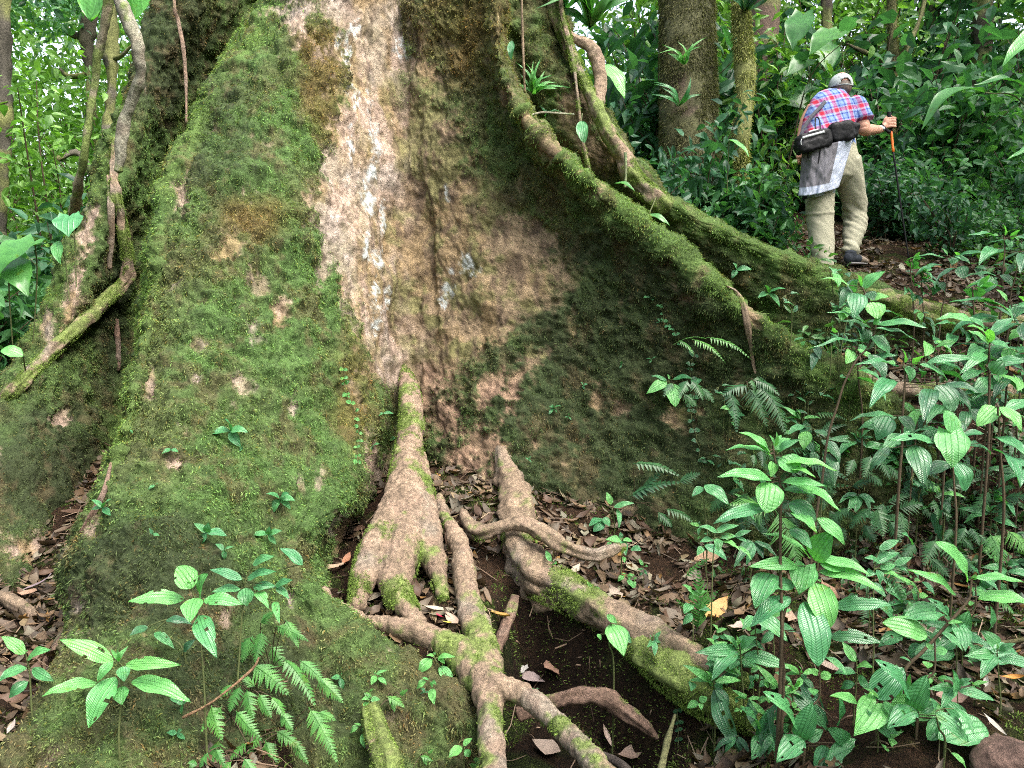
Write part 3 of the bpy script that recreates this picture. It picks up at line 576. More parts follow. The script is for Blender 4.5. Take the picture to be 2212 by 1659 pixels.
def leaf_shape(nl=7, nw=2, kind='lance'):
    """unit leaf in x (width -.5..+.5) and y (0..1): rows of (half width)"""
    t = np.linspace(0, 1, nl)
    if kind == 'lance': w = np.sin(np.pi * t ** .85) ** .8 * (1 - .35 * t)
    elif kind == 'oval': w = np.sin(np.pi * t ** .9) ** .6
    elif kind == 'heart': w = np.clip(np.sin(np.pi * np.clip(t * .93 + .07, 0, 1) ** .6), 0, 1) ** .7
    else: w = np.sin(np.pi * t)
    w = np.clip(w, 0.02, 1); return t, w
DEADC = np.array([(.26,.15,.09),(.19,.115,.075),(.31,.21,.13),(.12,.075,.055),(.36,.28,.2),(.22,.155,.12),(.40,.2,.07),(.16,.085,.06),(.3,.24,.19),(.09,.06,.045),(.42,.36,.28)])
def dead_leaf_arrays(pos, nor, size, curl, c):
    n = len(pos); t, w = leaf_shape(6, 2); nl = len(t); jag = np.random.uniform(.55, 1.15, (n, nl, 1))
    ya = nrm(np.cross(nor, np.random.randn(n, 3))); xa = np.cross(ya, nor)
    wr = np.random.uniform(.22, .75, (n, 1, 1)); T = (t - .5)[None, :, None]
    V = []
    for sx in (-1, 0, 1):
        cu = curl[:, None, None] * ((t - .5)[None, :, None] ** 2 * 2.2 + (abs(sx)) * .35 * w[None, :, None])
        tw = np.random.uniform(-.2, .2, (n, 1, 1)) * sx * T
        q = pos[:, None, :] + size[:, None, None] * (T * ya[:, None, :] + sx * .5 * wr * jag * w[None, :, None] * xa[:, None, :] + (cu * .5 + tw) * nor[:, None, :])
        V.append(q)
    V = np.stack(V, 2)      # n, nl, 3, 3
    base = np.arange(nl * 3).reshape(nl, 3); f = np.stack([base[:-1, :-1].ravel(), base[1:, :-1].ravel(), base[1:, 1:].ravel(), base[:-1, 1:].ravel()], 1)
    F = (f[None] + (np.arange(n) * nl * 3)[:, None, None]).reshape(-1, 4)
    sh_ = np.random.uniform(.85, 1.1, (n, nl * 3, 1)); C_ = (c[:, None, :] * sh_).reshape(-1, 3)
    return V.reshape(-1, 3), F, C_
def ground_norm(x, y):
    e = .03; z = H(x, y); return np.column_stack([x, y, z]), nrm(np.column_stack([-(H(x + e, y) - z) / e, -(H(x, y + e) - z) / e, np.ones(len(z))]))
n = 80000; lx = np.random.uniform(-4.4, 4.6, n); ly = np.random.uniform(1.8, 9, n); keep = np.random.rand(n) < np.clip(1.25 - .12 * ly, .2, 1)
sdq = poly_sd(np.column_stack([lx, ly]), _pitw); cl = fbm(np.column_stack([lx, ly, ly * 0]), 2.6, 3, 401)
keep &= (sdq > .04) | ((sdq < -.12) & (cl > .55) & (np.random.rand(n) < .5)); keep &= (cl > .38)
_z = H(lx, ly, False); _sl = np.hypot(H(lx + .06, ly, False) - _z, H(lx, ly + .06, False) - _z) / .06; keep &= (_sl < 1.0) | (np.random.rand(n) < .12)
lx, ly = lx[keep], ly[keep]; ps, gn = ground_norm(lx, ly); n = len(lx)
gn = nrm(gn + np.random.randn(n, 3) * .28); size = (.020 + .10 * np.random.rand(n) ** 1.4) * np.clip(1 + (ly - 3) * .03, .9, 1.3)
c = np.array([.66, .72, .66]) * DEADC[np.random.choice(len(DEADC), n, p=np.array([3,4,2.5,4,1.2,3,.6,2.5,2,3,.5]) / 26.3)] * np.random.uniform(.45, .95, (n, 1))
V, F, Cc = dead_leaf_arrays(ps + np.array([0, 0, .006]) + gn * np.random.uniform(0, .018, (n, 1)), gn, size, np.random.uniform(-.5, 1, n), c)
lit = mesh_arr('leaf_litter', V, F, M_LITTER, colr=Cc); tag(lit, kind='stuff')
n = 5200; tx = np.random.uniform(-3, 4.2, n); ty = np.random.uniform(1.9, 7, n); ps, gn = ground_norm(tx, ty); d_ = nrm(np.cross(gn, np.random.randn(n, 3))); L_ = np.random.uniform(.02, .14, (n, 1)) * np.random.rand(n, 1); s_ = nrm(np.cross(d_, gn)) * np.random.uniform(.0008, .003, (n, 1)); bn = np.random.randn(n, 3) * .15 * L_
a_ = ps + gn * .012; V = np.stack([a_ - d_ * L_ - s_, a_ - d_ * L_ + s_, a_ + bn + s_ + gn * .006, a_ + bn - s_ + gn * .006, a_ + d_ * L_ + s_, a_ + d_ * L_ - s_], 1).reshape(-1, 3); b_ = (np.arange(n) * 6)[:, None]
tw = mesh_arr('twig_litter', V, np.concatenate([b_ + np.array([[0, 1, 2, 3]]), b_ + np.array([[3, 2, 4, 5]])]), M_LITTER, smooth=False, colr=np.repeat(np.array([.16, .11, .075]) * np.random.uniform(.4, 1.5, (n, 1)), 6, axis=0)); tag(tw, kind='stuff')
# single fallen leaves that stand out
FL = [  # u, v, length px, colour, label
 (745,1222,46,(.34,.16,.09),'reddish brown curled leaf at the left rim of the root pocket'),
 (715,1232,50,(.36,.26,.18),'broad tan dead leaf lying left in the root pocket'),
 (800,1300,44,(.40,.34,.26),'pale crumpled leaf at the foot of the left root fan'),
 (945,1322,60,(.50,.44,.34),'long cream leaf stalk in front of the round root hollow'),
 (975,1345,44,(.36,.26,.2),'grey pink dead leaf against the central vertical root'),
 (948,1338,16,(.5,.03,.07),'small crimson petal among dead leaves by the central root'),
 (968,1352,26,(.45,.4,.08),'yellow leaf between the two merging roots'),
 (1072,1335,56,(.45,.27,.08),'golden brown leaf leaning on the right side of the central root'),
 (1150,1465,62,(.28,.22,.21),'grey broad leaf on the dark soil of the pit'),
 (1130,1450,36,(.5,.48,.46),'white torn leaf scrap beside the grey leaf in the pit'),
 (1195,1450,56,(.24,.14,.1),'crumpled brown leaf right of the grey leaf in the pit'),
 (1020,1192,22,(.62,.62,.6),'white leaf fragment beside the upper central root'),
 (1545,1325,74,(.45,.26,.1),'large curled orange brown leaf right of the bright fern'),
 (1590,1365,50,(.40,.3,.26),'pale pinkish leaf under the curled orange leaf'),
 (1530,1210,66,(.34,.22,.14),'round tan leaf propped at the foot of the dark bank'),
 (1800,1455,60,(.36,.27,.22),'broad brown leaf in the litter behind the heart leaved plant'),
 (2010,1390,64,(.42,.38,.28),'large pale beige leaf right of the thin leaning stem'),
 (2040,1405,50,(.44,.4,.3),'second beige leaf touching the large pale beige leaf'),
 (1955,1362,48,(.45,.5,.42),'pale green fallen leaf left of the large beige leaf'),
 (2180,1470,44,(.5,.22,.05),'orange leaf near the right edge of the litter'),
 (2125,1490,36,(.45,.42,.38),'pale grey torn leaf left of the orange leaf'),
 (2140,1570,52,(.5,.46,.4),'cream leaf beside the round brown stone'),
 (2060,1520,66,(.24,.15,.12),'long dark brown leaf above the cream leaf'),
 (1790,1285,60,(.3,.18,.12),'brown leaf under the drooping ribbed leaf'),
 (1700,1340,54,(.4,.28,.2),'tan leaf behind the stem of the middle ribbed plant'),
 (1180,1620,60,(.33,.25,.2),'tan leaf at the bottom beside the lower right root'),
 (1310,1600,50,(.36,.27,.22),'broad leaf beneath the dark stick at the bottom'),
 (1365,1640,60,(.26,.18,.14),'brown leaf at the bottom edge of the pit'),
 (700,1656,40,(.5,.22,.09),'orange leaf at the bottom edge under the fern'),
 (1240,1240,40,(.42,.36,.27),'pale leaf behind the bend of the right root'),
 (1330,1290,44,(.38,.3,.24),'grey tan leaf upslope of the right root'),
 (90,1270,56,(.2,.15,.17),'dark purple grey leaf at the left foot of the mossy lobe'),
 (60,1290,40,(.32,.2,.14),'brown leaf left of the dark purple grey leaf'),
 (160,1330,44,(.34,.22,.16),'pinkish brown leaf against the base of the left lobe'),
 (30,1580,40,(.5,.42,.38),'pale leaf beside the rotten stick at the lower left'),
 (2100,650,40,(.42,.3,.2),'tan leaf upright on the trail right of the big plant'),
 (1860,845,60,(.55,.48,.34),'large cream dead leaf behind the end of the mossy buttress'),
 (2120,690,34,(.5,.32,.14),'orange leaf on the trail beside the mossy log root'),
]
for (u, v, L, c, lab) in FL:
    c = tuple(np.array(c) * (.62 if sum(c) > 1.1 else .85))
    d = np.linspace(2.0, 8, 400); q = P(np.full(400, u), np.full(400, v), d); hz = H(q[:, 0], q[:, 1], True); k = np.argmax(q[:, 2] < hz + .02)
    pp, nn = q[k].copy(), nrm(np.array([0, -.35, 1.0]) + np.random.randn(3) * .15)
    V, F, Cc = dead_leaf_arrays(pp[None] + nn * .02, nn[None], np.array([L * 1.15 * d[k] / FPX]), np.array([random.uniform(.2, .9)]), np.array([c]))
    em = mesh_arr('fallen_leaf', V - pp, F, M_LITTER, colr=Cc); em.location = pp; tag(em, lab, 'leaf', 'fallen leaves on the forest floor')
# sticks
def stick(name, pts, lab, cat='stick', colr=(.16, .11, .08)):
    W, r = uvd(pts); o = tube(name, W - W[0], r, M_ROOT, None, colf=lambda p: np.tile(np.array(colr), (len(p), 1)) * (.6 + .8 * fbm(p, 20, 3, 3)[:, None]), sides=10, n=8, rough=.5, seed=len(pts))
    o.location = W[0]; tag(o, lab, cat)
stick('rotten_stick', [(-30,1610,2.62,20),(50,1530,2.78,15),(100,1440,2.98,16),(140,1380,3.1,12),(170,1350,3.2,7)], 'dark rotten stick lying along the left foot of the mossy lobe')
stick('fallen_branch', [(1415,1720,2.4,9),(1430,1655,2.5,8),(1442,1600,2.6,6),(1458,1545,2.72,3)], 'short upright mossy stick at the bottom beside the dark pit', colr=(.10, .10, .045))
stick('fallen_branch', [(1290,1625,2.75,8),(1340,1650,2.66,9),(1370,1680,2.6,8)], 'black wet stick among leaves at the bottom of the pit', colr=(.05, .04, .035))
stick('thin_branch', [(1880,1385,3.0,4),(1980,1392,2.95,5),(2080,1400,2.88,5),(2230,1380,2.8,5)], 'long thin mossy branch lying across the right leaf litter', colr=(.12, .11, .05))
stick('thin_twig', [(395,1550,2.45,3),(460,1515,2.45,3),(540,1450,2.5,3),(560,1420,2.52,2)], 'thin brown twig slanting below the glossy ferns', colr=(.2, .12, .07))
# stone bottom right
def stone(u, v, d, rx, rz, lab):
    t, a = np.meshgrid(np.linspace(0, math.pi, 26), np.linspace(0, 2 * math.pi, 40, endpoint=False), indexing='ij'); S = np.stack([np.sin(t) * np.cos(a), np.sin(t) * np.sin(a), np.cos(t)], -1)
    Wd = P(u, v, d); q = S * np.array([rx, rx * .9, rz]); q = q * (1 + (fbm(S, 2.0, 4, 8) - .5) * .5 + (fbm(S, 12, 4, 8) - .5) * .12)[..., None]
    o = mesh_arr('stone', q.reshape(-1, 3), grid_faces(26, 40, True), M_ROOT, colr=np.array([.12, .075, .06]) * (.3 + 1.2 * fbm(q.reshape(-1, 3), 20, 3, 3)[:, None])); o.location = Wd; tag(o, lab, 'stone')
stone(2180, 1655, 2.15, .10, .075, 'rounded reddish brown stone at the lower right corner')
# ---------------------------------------------------------------- leaf clouds
def leaf_cloud(name, pos, size, colr, parent=None, upb=.6, wr=(.38, .55), mat=None, droop=.25):
    n = len(pos); nor = nrm(np.random.randn(n, 3) * .8 + np.array([0, -.15, 1.0]) * upb)
    ya = nrm(np.cross(nor, np.random.randn(n, 3))); ya = nrm(ya - np.array([0, 0, droop])); xa = nrm(np.cross(ya, nor)); nor = np.cross(xa, ya)
    w = np.random.uniform(wr[0], wr[1], (n, 1)) * .5; s = size[:, None]
    V = np.stack([pos, pos + s * (ya * .22 + xa * w * .8 + nor * .05), pos + s * (ya * .58 + xa * w * .85 + nor * .05), pos + s * (ya * 1.0 - nor * .16), pos + s * (ya * .58 - xa * w * .85 + nor * .05), pos + s * (ya * .22 - xa * w * .8 + nor * .05), pos + s * (ya * .22 + nor * .01), pos + s * (ya * .6 - nor * .03)], 1).reshape(-1, 3)
    b = (np.arange(n) * 8)[:, None]; F = np.stack([b + np.array([[0, 1, 6, 6]]), b + np.array([[1, 2, 7, 6]]), b + np.array([[2, 3, 7, 7]]), b + np.array([[0, 6, 5, 5]]), b + np.array([[6, 7, 4, 5]]), b + np.array([[7, 3, 4, 4]])]).reshape(-1, 4)
    F = np.where(F == np.roll(F, -1, 1), -1, F); tri = (F < 0).any(1); F3 = F[tri]; F3 = F3[F3 >= 0].reshape(-1, 3); F = F[~tri]; F3 = np.concatenate([F3]); F = np.concatenate([np.concatenate([F[:, [0, 1, 2]], F[:, [0, 2, 3]]]), F3])
    V = V if parent is None else local(parent, V)
    return mesh_arr(name, V, F, mat or M_FOL, parent, smooth=False, colr=np.repeat(colr, 8, axis=0))
def gcol(n, lo, hi, jit=.25):
    t = np.random.rand(n, 1); c = np.array(lo) * (1 - t) + np.array(hi) * t
    return c * np.random.uniform(1 - jit, 1 + jit, (n, 1))
BR = ((.07, .17, .035), (.16, .32, .06)); DK = ((.02, .07, .036), (.05, .15, .07)); MD = ((.03, .11, .045), (.085, .22, .075))

# far forest: one mass of foliage beyond the things one can tell apart
def far_mass(name, n, a0, a1, r0, r1, zh, pal, sz, thr, seed, lowz=0.0):
    a = np.random.uniform(R(a0), R(a1), n); r = np.sqrt(np.random.uniform(r0 ** 2, r1 ** 2, n)); x, y = r * np.sin(a), r * np.cos(a)
    g = H(x, y, False); z = g + lowz + np.random.rand(n) ** .9 * zh; p = np.column_stack([x, y, z])
    k = fbm(p, .9, 3, seed) > thr; k &= fbm(p, .28, 2, seed + 3) > .36; p = p[k]
    c = gcol(len(p), *pal) * (.7 + .6 * noise(p, .6, seed)[:, None])
    o = leaf_cloud(name, p, np.random.uniform(sz[0], sz[1], len(p)), c); tag(o, kind='stuff'); return o
far_mass('distant_foliage', 80000, -48, -8, 13, 24, 12, BR, (.10, .26), .43, 501)
far_mass('distant_foliage', 60000, -8, 50, 14, 26, 13, MD, (.12, .28), .46, 511)
far_mass('unseen_forest_behind', 34000, 75, 285, 7, 14, 12, MD, (.2, .5), .40, 531)  # unseen foliage added behind the camera to block low skylight
far_mass('unseen_forest_beside', 12000, 50, 76, 6.5, 14, 11, MD, (.15, .4), .40, 533)  # unseen foliage added on both sides to darken the horizon
far_mass('unseen_forest_beside', 12000, -76, -48, 7.5, 15, 11, MD, (.15, .4), .42, 535)

# unseen leaf canopy added to darken the slope behind, high above the picture
def canopy(name, n, x0, x1, y0, y1, z0, z1, thr, seed):
    p = np.column_stack([np.random.uniform(x0, x1, n), np.random.uniform(y0, y1, n), np.random.uniform(z0, z1, n)]); p = p[fbm(p, .45, 3, seed) > thr]
    o = leaf_cloud(name, p, np.random.uniform(.25, .6, len(p)), gcol(len(p), *MD)); tag(o, kind='stuff')
canopy('unseen_canopy', 7000, .5, 22, 8.0, 24, 11, 16, .54, 541)
trail = P(np.array([2350, 2220, 2100, 1960, 1900, 1860, 1830]), np.array([820, 740, 690, 612, 570, 545, 520]), np.array([4.6, 5.0, 5.5, 6.4, 6.9, 7.6, 8.6]))[:, :2]
def trail_d(x, y):
    q = np.column_stack([x, y]); d = np.full(len(q), 99.)
    for a, b in zip(trail[:-1], trail[1:]):
        e = b - a; w = q - a; t = np.clip(w @ e / (e @ e), 0, 1); d = np.minimum(d, np.linalg.norm(w - t[:, None] * e, axis=1))
    return d
# low ground cover on the slopes
n = 90000; cx = np.random.uniform(-9, 10, n); cy = np.random.uniform(5.0, 15, n)
k = (trail_d(cx, cy) > .55 + .3 * noise(np.column_stack([cx, cy, cy * 0]), 2.5, 3)); k &= ~((np.abs(cx + .5) < 2.4) & (cy < 7)); k &= noise(np.column_stack([cx, cy, cy * 0]), 1.1, 60) > .25
cx, cy = cx[k], cy[k]; cz = H(cx, cy, False) + np.random.rand(len(cx)) ** 1.5 * .35; p_ = np.column_stack([cx, cy, cz])
gc = leaf_cloud('ground_cover', p_, np.random.uniform(.04, .12, len(p_)), gcol(len(p_), (.035, .10, .035), (.09, .22, .06)), upb=1.4); tag(gc, kind='stuff')

# ---------------------------------------------------------------- trees of the forest
def bark_moss(moss, base=(.13, .09, .06), mc=(.13, .14, .05)):
    def f(p):
        a = fbm(p, 3.5, 4, 701); b = fbm(p * np.array([1, 1, .4]), 18, 4, 703)[:, None]; k = sstep(.6 - moss * .4, .7 - moss * .4, a)[:, None]
        return np.array(base) * (.5 + b) * (1 - k) + np.array(mc) * (.4 + 1.2 * b) * k
    return f
def forest_tree(pts, lab, name='forest_tree', moss=.5, base=(.13, .09, .06), limbs=(), crown=None, group='forest trees behind the giant tree', cat='tree', mosstuft=0, sides=20, mc=(.13, .14, .05), lumps=.25):
    W, r = uvd(pts); g = float(H(W[-1, 0], W[-1, 1], False)[0]); Wb = W[-1].copy(); Wb[2] = g
    W = np.vstack([W, Wb - [0, 0, .15]]); r = np.append(r, r[-1] * 1.35)
    t = empty(name, Wb, lab, cat, group)
    tube('trunk', W, r, M_ROOT, t, colf=bark_moss(moss, base, mc), sides=sides, n=14, rough=.45 if sides < 20 else .12, lumps=lumps, seed=len(lab), rs=9)
    for L in limbs:
        w, rr = uvd(L); tube('limb', w, rr, M_ROOT, t, colf=bark_moss(moss, base, mc), sides=8, n=8, rough=.6, lumps=.3, seed=3)
    if crown:
        ps = []
        for (u, v, d, ru, rv, n) in crown:
            c = P(u, v, d); s = np.array([ru * d / FPX, ru * d / FPX, rv * d / FPX]); q = np.random.randn(n, 3) * .5; q = c + q * s; ps.append(q[fbm(q, 2.2, 3, int(u) % 90) > .46])
        ps = np.vstack(ps); leaf_cloud('crown', ps, np.random.uniform(.08, .19, len(ps)), gcol(len(ps), *MD), t)
    if mosstuft:
        q = crom(np.column_stack([W, r]), 14); k = np.random.randint(0, len(q) - 1, mosstuft); f = np.random.rand(mosstuft, 1)
        cp = q[k] * (1 - f) + q[k + 1] * f; d = nrm(q[k + 1, :3] - q[k, :3]); x = nrm(np.random.randn(mosstuft, 3)); x = nrm(x - d * (x * d).sum(1, keepdims=True)); ps = cp[:, :3] + x * cp[:, 3:4]
        ok = fbm(ps, 5, 3, 9) > .3; ps, x = ps[ok], x[ok]
        blades('moss', ps, x, np.array(mc) * (.5 + 1.5 * np.random.rand(len(ps), 1)), t, L=(.02, .06), Wd=.008, droop=1.3)
    return t
forest_tree([(1480,-500,8.2,56),(1482,-100,8.2,56),(1486,100,8.1,56),(1488,250,8.0,57),(1490,360,8.0,59),(1492,430,8.0,62)], 'thick tree trunk clad in brown green moss right of the giant tree', moss=.75, base=(.085,.065,.045), mc=(.085,.085,.04), lumps=.08, mosstuft=60000, sides=32,
            crown=[(1480,-620,8.2,420,160,2500)])
forest_tree([(1606,-400,7.6,12),(1600,-60,7.6,14),(1604,80,7.6,17),(1611,180,7.6,15),(1600,300,7.6,14),(1606,400,7.6,12)], 'slender shaggy mossy trunk between the thick mossy trunk and the hiker', moss=.9, base=(.12,.1,.05), mc=(.19,.2,.07), mosstuft=16000, lumps=.8)
forest_tree([(1655,-400,9.6,38),(1650,0,9.6,30),(1640,150,9.5,29),(1630,280,9.5,31),(1640,360,9.5,34)], 'dark brown tree trunk just left of the hiker', moss=.25, base=(.09,.06,.045), sides=24, crown=[(1700,-500,9.6,420,160,2500)])
forest_tree([(1790,-300,10.5,10),(1786,0,10.5,10),(1788,160,10.5,9),(1796,300,10.5,11)], 'slim dark tree rising behind the cap of the hiker', moss=.2, base=(.05,.04,.03), sides=12)
forest_tree([(1920,-300,10.2,8),(1925,0,10.2,9),(1930,150,10.2,11),(1915,240,10.1,13),(1925,330,10,14)], 'dead mossy tree with twisted hanging branches right of the hiker', moss=.6, base=(.07,.06,.035), mc=(.1,.1,.04), sides=12, mosstuft=6000,
            limbs=[[(1925,190,10.2,9),(1900,130,10.1,7),(1860,110,10,5),(1830,95,9.9,3)],[(1925,160,10.2,8),(1960,100,10.3,6),(1990,30,10.4,5),(2010,-60,10.5,4)],[(1925,250,10.1,8),(1890,290,9.9,6),(1850,305,9.7,4)]])
forest_tree([(2120,-300,12,20),(2125,0,12,20),(2118,200,12,22),(2122,360,12,26)], 'dark tree trunk far back near the right edge', moss=.3, base=(.06,.05,.035), sides=16, crown=[(2120,-300,12,400,200,3000)])
forest_tree([(2020,-300,13,14),(2015,0,13,14),(2024,200,13,15),(2020,330,13,17)], 'thin dark trunk far back in the upper right foliage', moss=.3, base=(.06,.05,.035), sides=12, crown=[(2000,-150,13,260,130,1500)])
forest_tree([(1560,-300,14,16),(1556,0,14,16),(1560,300,14,18)], 'distant dark trunk glimpsed between the two mossy trunks', moss=.3, base=(.05,.045,.03), sides=12, crown=[(1560,-200,14,240,130,1500)])
forest_tree([(240,-300,9.5,14),(238,60,9.5,14),(244,160,9.5,12),(236,260,9.5,13),(240,360,9.4,15)], 'grey mossy sapling trunk seen behind the twin lianas', moss=.4, base=(.1,.09,.07), sides=12,
            limbs=[[(240,130,9.5,6),(262,120,9.4,4),(285,98,9.3,3)],[(240,350,9.4,8),(205,380,9.2,7),(170,330,9.1,7),(120,345,9.0,6)]], crown=[(200,-60,9.5,180,90,1200)])
forest_tree([(190,-300,11,12),(192,0,11,14),(188,100,11,13),(196,200,11,9),(200,330,11,11)], 'dark crooked trunk in the upper left foliage', moss=.2, base=(.05,.045,.03), sides=12, limbs=[[(192,80,11,8),(160,75,11,7),(140,60,11,6)],[(190,160,11,6),(150,165,11,5),(128,150,11,4)]], crown=[(120,0,11,180,100,1200)])
forest_tree([(8,-300,8,18),(6,100,8,16),(10,280,8,15),(2,420,8,14),(0,560,8,16)], 'dark trunk cut off by the left edge', moss=.3, base=(.05,.045,.035), sides=14, crown=[(20,-120,8,160,110,1000)])

# ---------------------------------------------------------------- understorey shrubs
def shrub(kind, seed, hgt, spread, nst, leaf, pal, lpers):
    """returns stem mesh data and foliage mesh data in local coordinates"""
    rs = np.random.RandomState(seed); st, lp = [], []
    for i in range(nst):
        a = rs.uniform(0, 2 * math.pi); lean = rs.uniform(.15, 1) * spread; h = hgt * rs.uniform(.55, 1)
        pts = np.array([[0, 0, -.1], [math.cos(a) * lean * .25, math.sin(a) * lean * .25, h * .4], [math.cos(a) * lean * .6, math.sin(a) * lean * .6, h * .8], [math.cos(a) * lean, math.sin(a) * lean, h]]) + rs.randn(4, 3) * .04
        V, F, c = tube_mesh(pts, np.array([.007, .006, .004, .002]) * (1 + hgt * .3), sides=5, n=4); st.append((V, F))
        q = crom(pts, 20)[8:]; k = rs.randint(0, len(q), lpers); lp.append(q[k] + rs.randn(lpers, 3) * np.array([.16, .16, .12]) * spread * 1.3)
    V, F = merge(st); sm = mesh_arr('stem', V, F, M_STEMB); lp = np.vstack(lp)
    fo = leaf_cloud('foliage', lp, np.random.uniform(leaf * .6, leaf * 1.3, len(lp)), gcol(len(lp), *pal), upb=.9, droop=.45)
    a, b = sm.data, fo.data; bpy.data.objects.remove(sm); bpy.data.objects.remove(fo); return a, b
SH = [shrub('a', 1, 1.1, .6, 9, .16, MD, 34), shrub('b', 2, .8, .55, 9, .12, DK, 44), shrub('c', 3, 1.7, .8, 8, .20, MD, 46), shrub('d', 4, 2.8, 1.1, 8, .16, BR, 90),
      shrub('e', 5, .55, .45, 9, .10, MD, 36), shrub('f', 6, 2.4, .9, 8, .24, DK, 50), shrub('g', 7, 3.4, 1.2, 8, .13, BR, 150)]
def put_shrub(i, u, v, d, s, lab, group):
    p = P(u, v, d); p[2] = float(H(p[0], p[1], False)[0]); o = empty('understorey_shrub', p, lab, 'shrub', group); o.rotation_euler = (0, 0, random.uniform(0, 6.28)); o.scale = (s, s, s * random.uniform(.9, 1.1))
    for me, nm in zip(SH[i], ('stem', 'foliage')):
        c = bpy.data.objects.new(nm, me); col.objects.link(c); c.parent = o
def rows_of(lst, lab, group):
    for a in lst: put_shrub(*a, lab, group)
rows_of([(random.choice([0, 2, 5, 3]), u + random.uniform(-25, 25), 400, random.uniform(8.6, 10.5), random.uniform(.8, 1.2)) for u in range(1260, 1720, 62)], 'leafy shrub on the slope behind the thick mossy trunk', 'shrubs behind the mossy trunks')
rows_of([(random.choice([1, 2, 5, 0]), u + random.uniform(-25, 25), 400, random.uniform(8.3, 10.5), random.uniform(.8, 1.3)) for u in range(1740, 2260, 48)], 'dark leafy shrub on the slope behind the hiker', 'shrubs on the slope behind the hiker')
rows_of([(random.choice([3, 6, 5, 3]), u + random.uniform(-40, 40), 300, random.uniform(11, 14), random.uniform(1, 1.5)) for u in range(1230, 2300, 80)], 'tall shrub deep in the forest beyond the hiker', 'tall shrubs deep in the forest on the right')
rows_of([(random.choice([3, 6, 6, 2]), u + random.uniform(-20, 20), 500, random.uniform(8.5, 13), random.uniform(.8, 1.3)) for u in range(-80, 420, 36)], 'tall bright leafy shrub beyond the left flank of the giant tree', 'tall shrubs beyond the left flank')
rows_of([(random.choice([0, 1, 2, 5]), u, 700, random.uniform(5.6, 8.0), random.uniform(.7, 1.0)) for u in range(-120, 140, 32)], 'low shrub at the left edge beyond the mossy flank', 'low shrubs at the left edge')
rows_of([(random.choice([0, 4, 1]), u + random.uniform(-12, 12), 560, random.uniform(6.9, 7.6), random.uniform(.6, .95)) for u in range(1330, 1690, 26)], 'small leafy shrub between the right buttress and the hiker', 'small shrubs left of the hiker')
rows_of([(random.choice([4, 1, 4, 0]), u + random.uniform(-20, 20), 560, random.uniform(7.2, 8.6), random.uniform(.6, .95)) for u in range(1900, 2280, 34)], 'small dark shrub on the bank beside the trail right of the hiker', 'small shrubs on the bank right of the hiker')

# small leaves covering the shaded bank
n = 26000; cx = np.random.uniform(.9, 3.6, n); cy = np.random.uniform(3.0, 5.6, n); k = fbm(np.column_stack([cx, cy, cy * 0]), 3.0, 4, 88) > .47; k &= (trail_d(cx, cy) > .35) & ~((cy < 3.5) & (cx < 1.3))
_z = H(cx, cy, False); _s = np.hypot(H(cx + .06, cy, False) - _z, H(cx, cy + .06, False) - _z) / .06; k &= (_s > .5) | (np.random.rand(n) < .15)
cx, cy = cx[k], cy[k]; p_ = np.column_stack([cx, cy, H(cx, cy) + np.random.rand(len(cx)) * .08])
bc_ = leaf_cloud('bank_cover', p_, np.random.uniform(.02, .06, len(p_)), gcol(len(p_), (.02, .06, .025), (.06, .15, .05)), upb=1.0); tag(bc_, kind='stuff')

rows_of([(random.choice([2, 2, 5]), u, 560, random.uniform(7.0, 7.5), random.uniform(.38, .6)) for u in range(1385, 1640, 26)], 'leafy shrub in front of the foot of the thick mossy trunk', 'shrubs hiding the foot of the mossy trunks')
SH.append(shrub('h', 8, 1.9, .8, 9, .36, MD, 12)); SH.append(shrub('i', 9, 2.6, .9, 8, .42, DK, 12))
rows_of([(random.choice([7, 8]), u + random.uniform(-25, 25), 400, random.uniform(8.9, 10.5), random.uniform(.8, 1.1)) for u in [1250, 1320, 1560, 1690, 1880, 1980, 2060, 2130, 2200]], 'broad leaved understorey plant on the slope beyond the right buttresses', 'broad leaved plants on the slope')
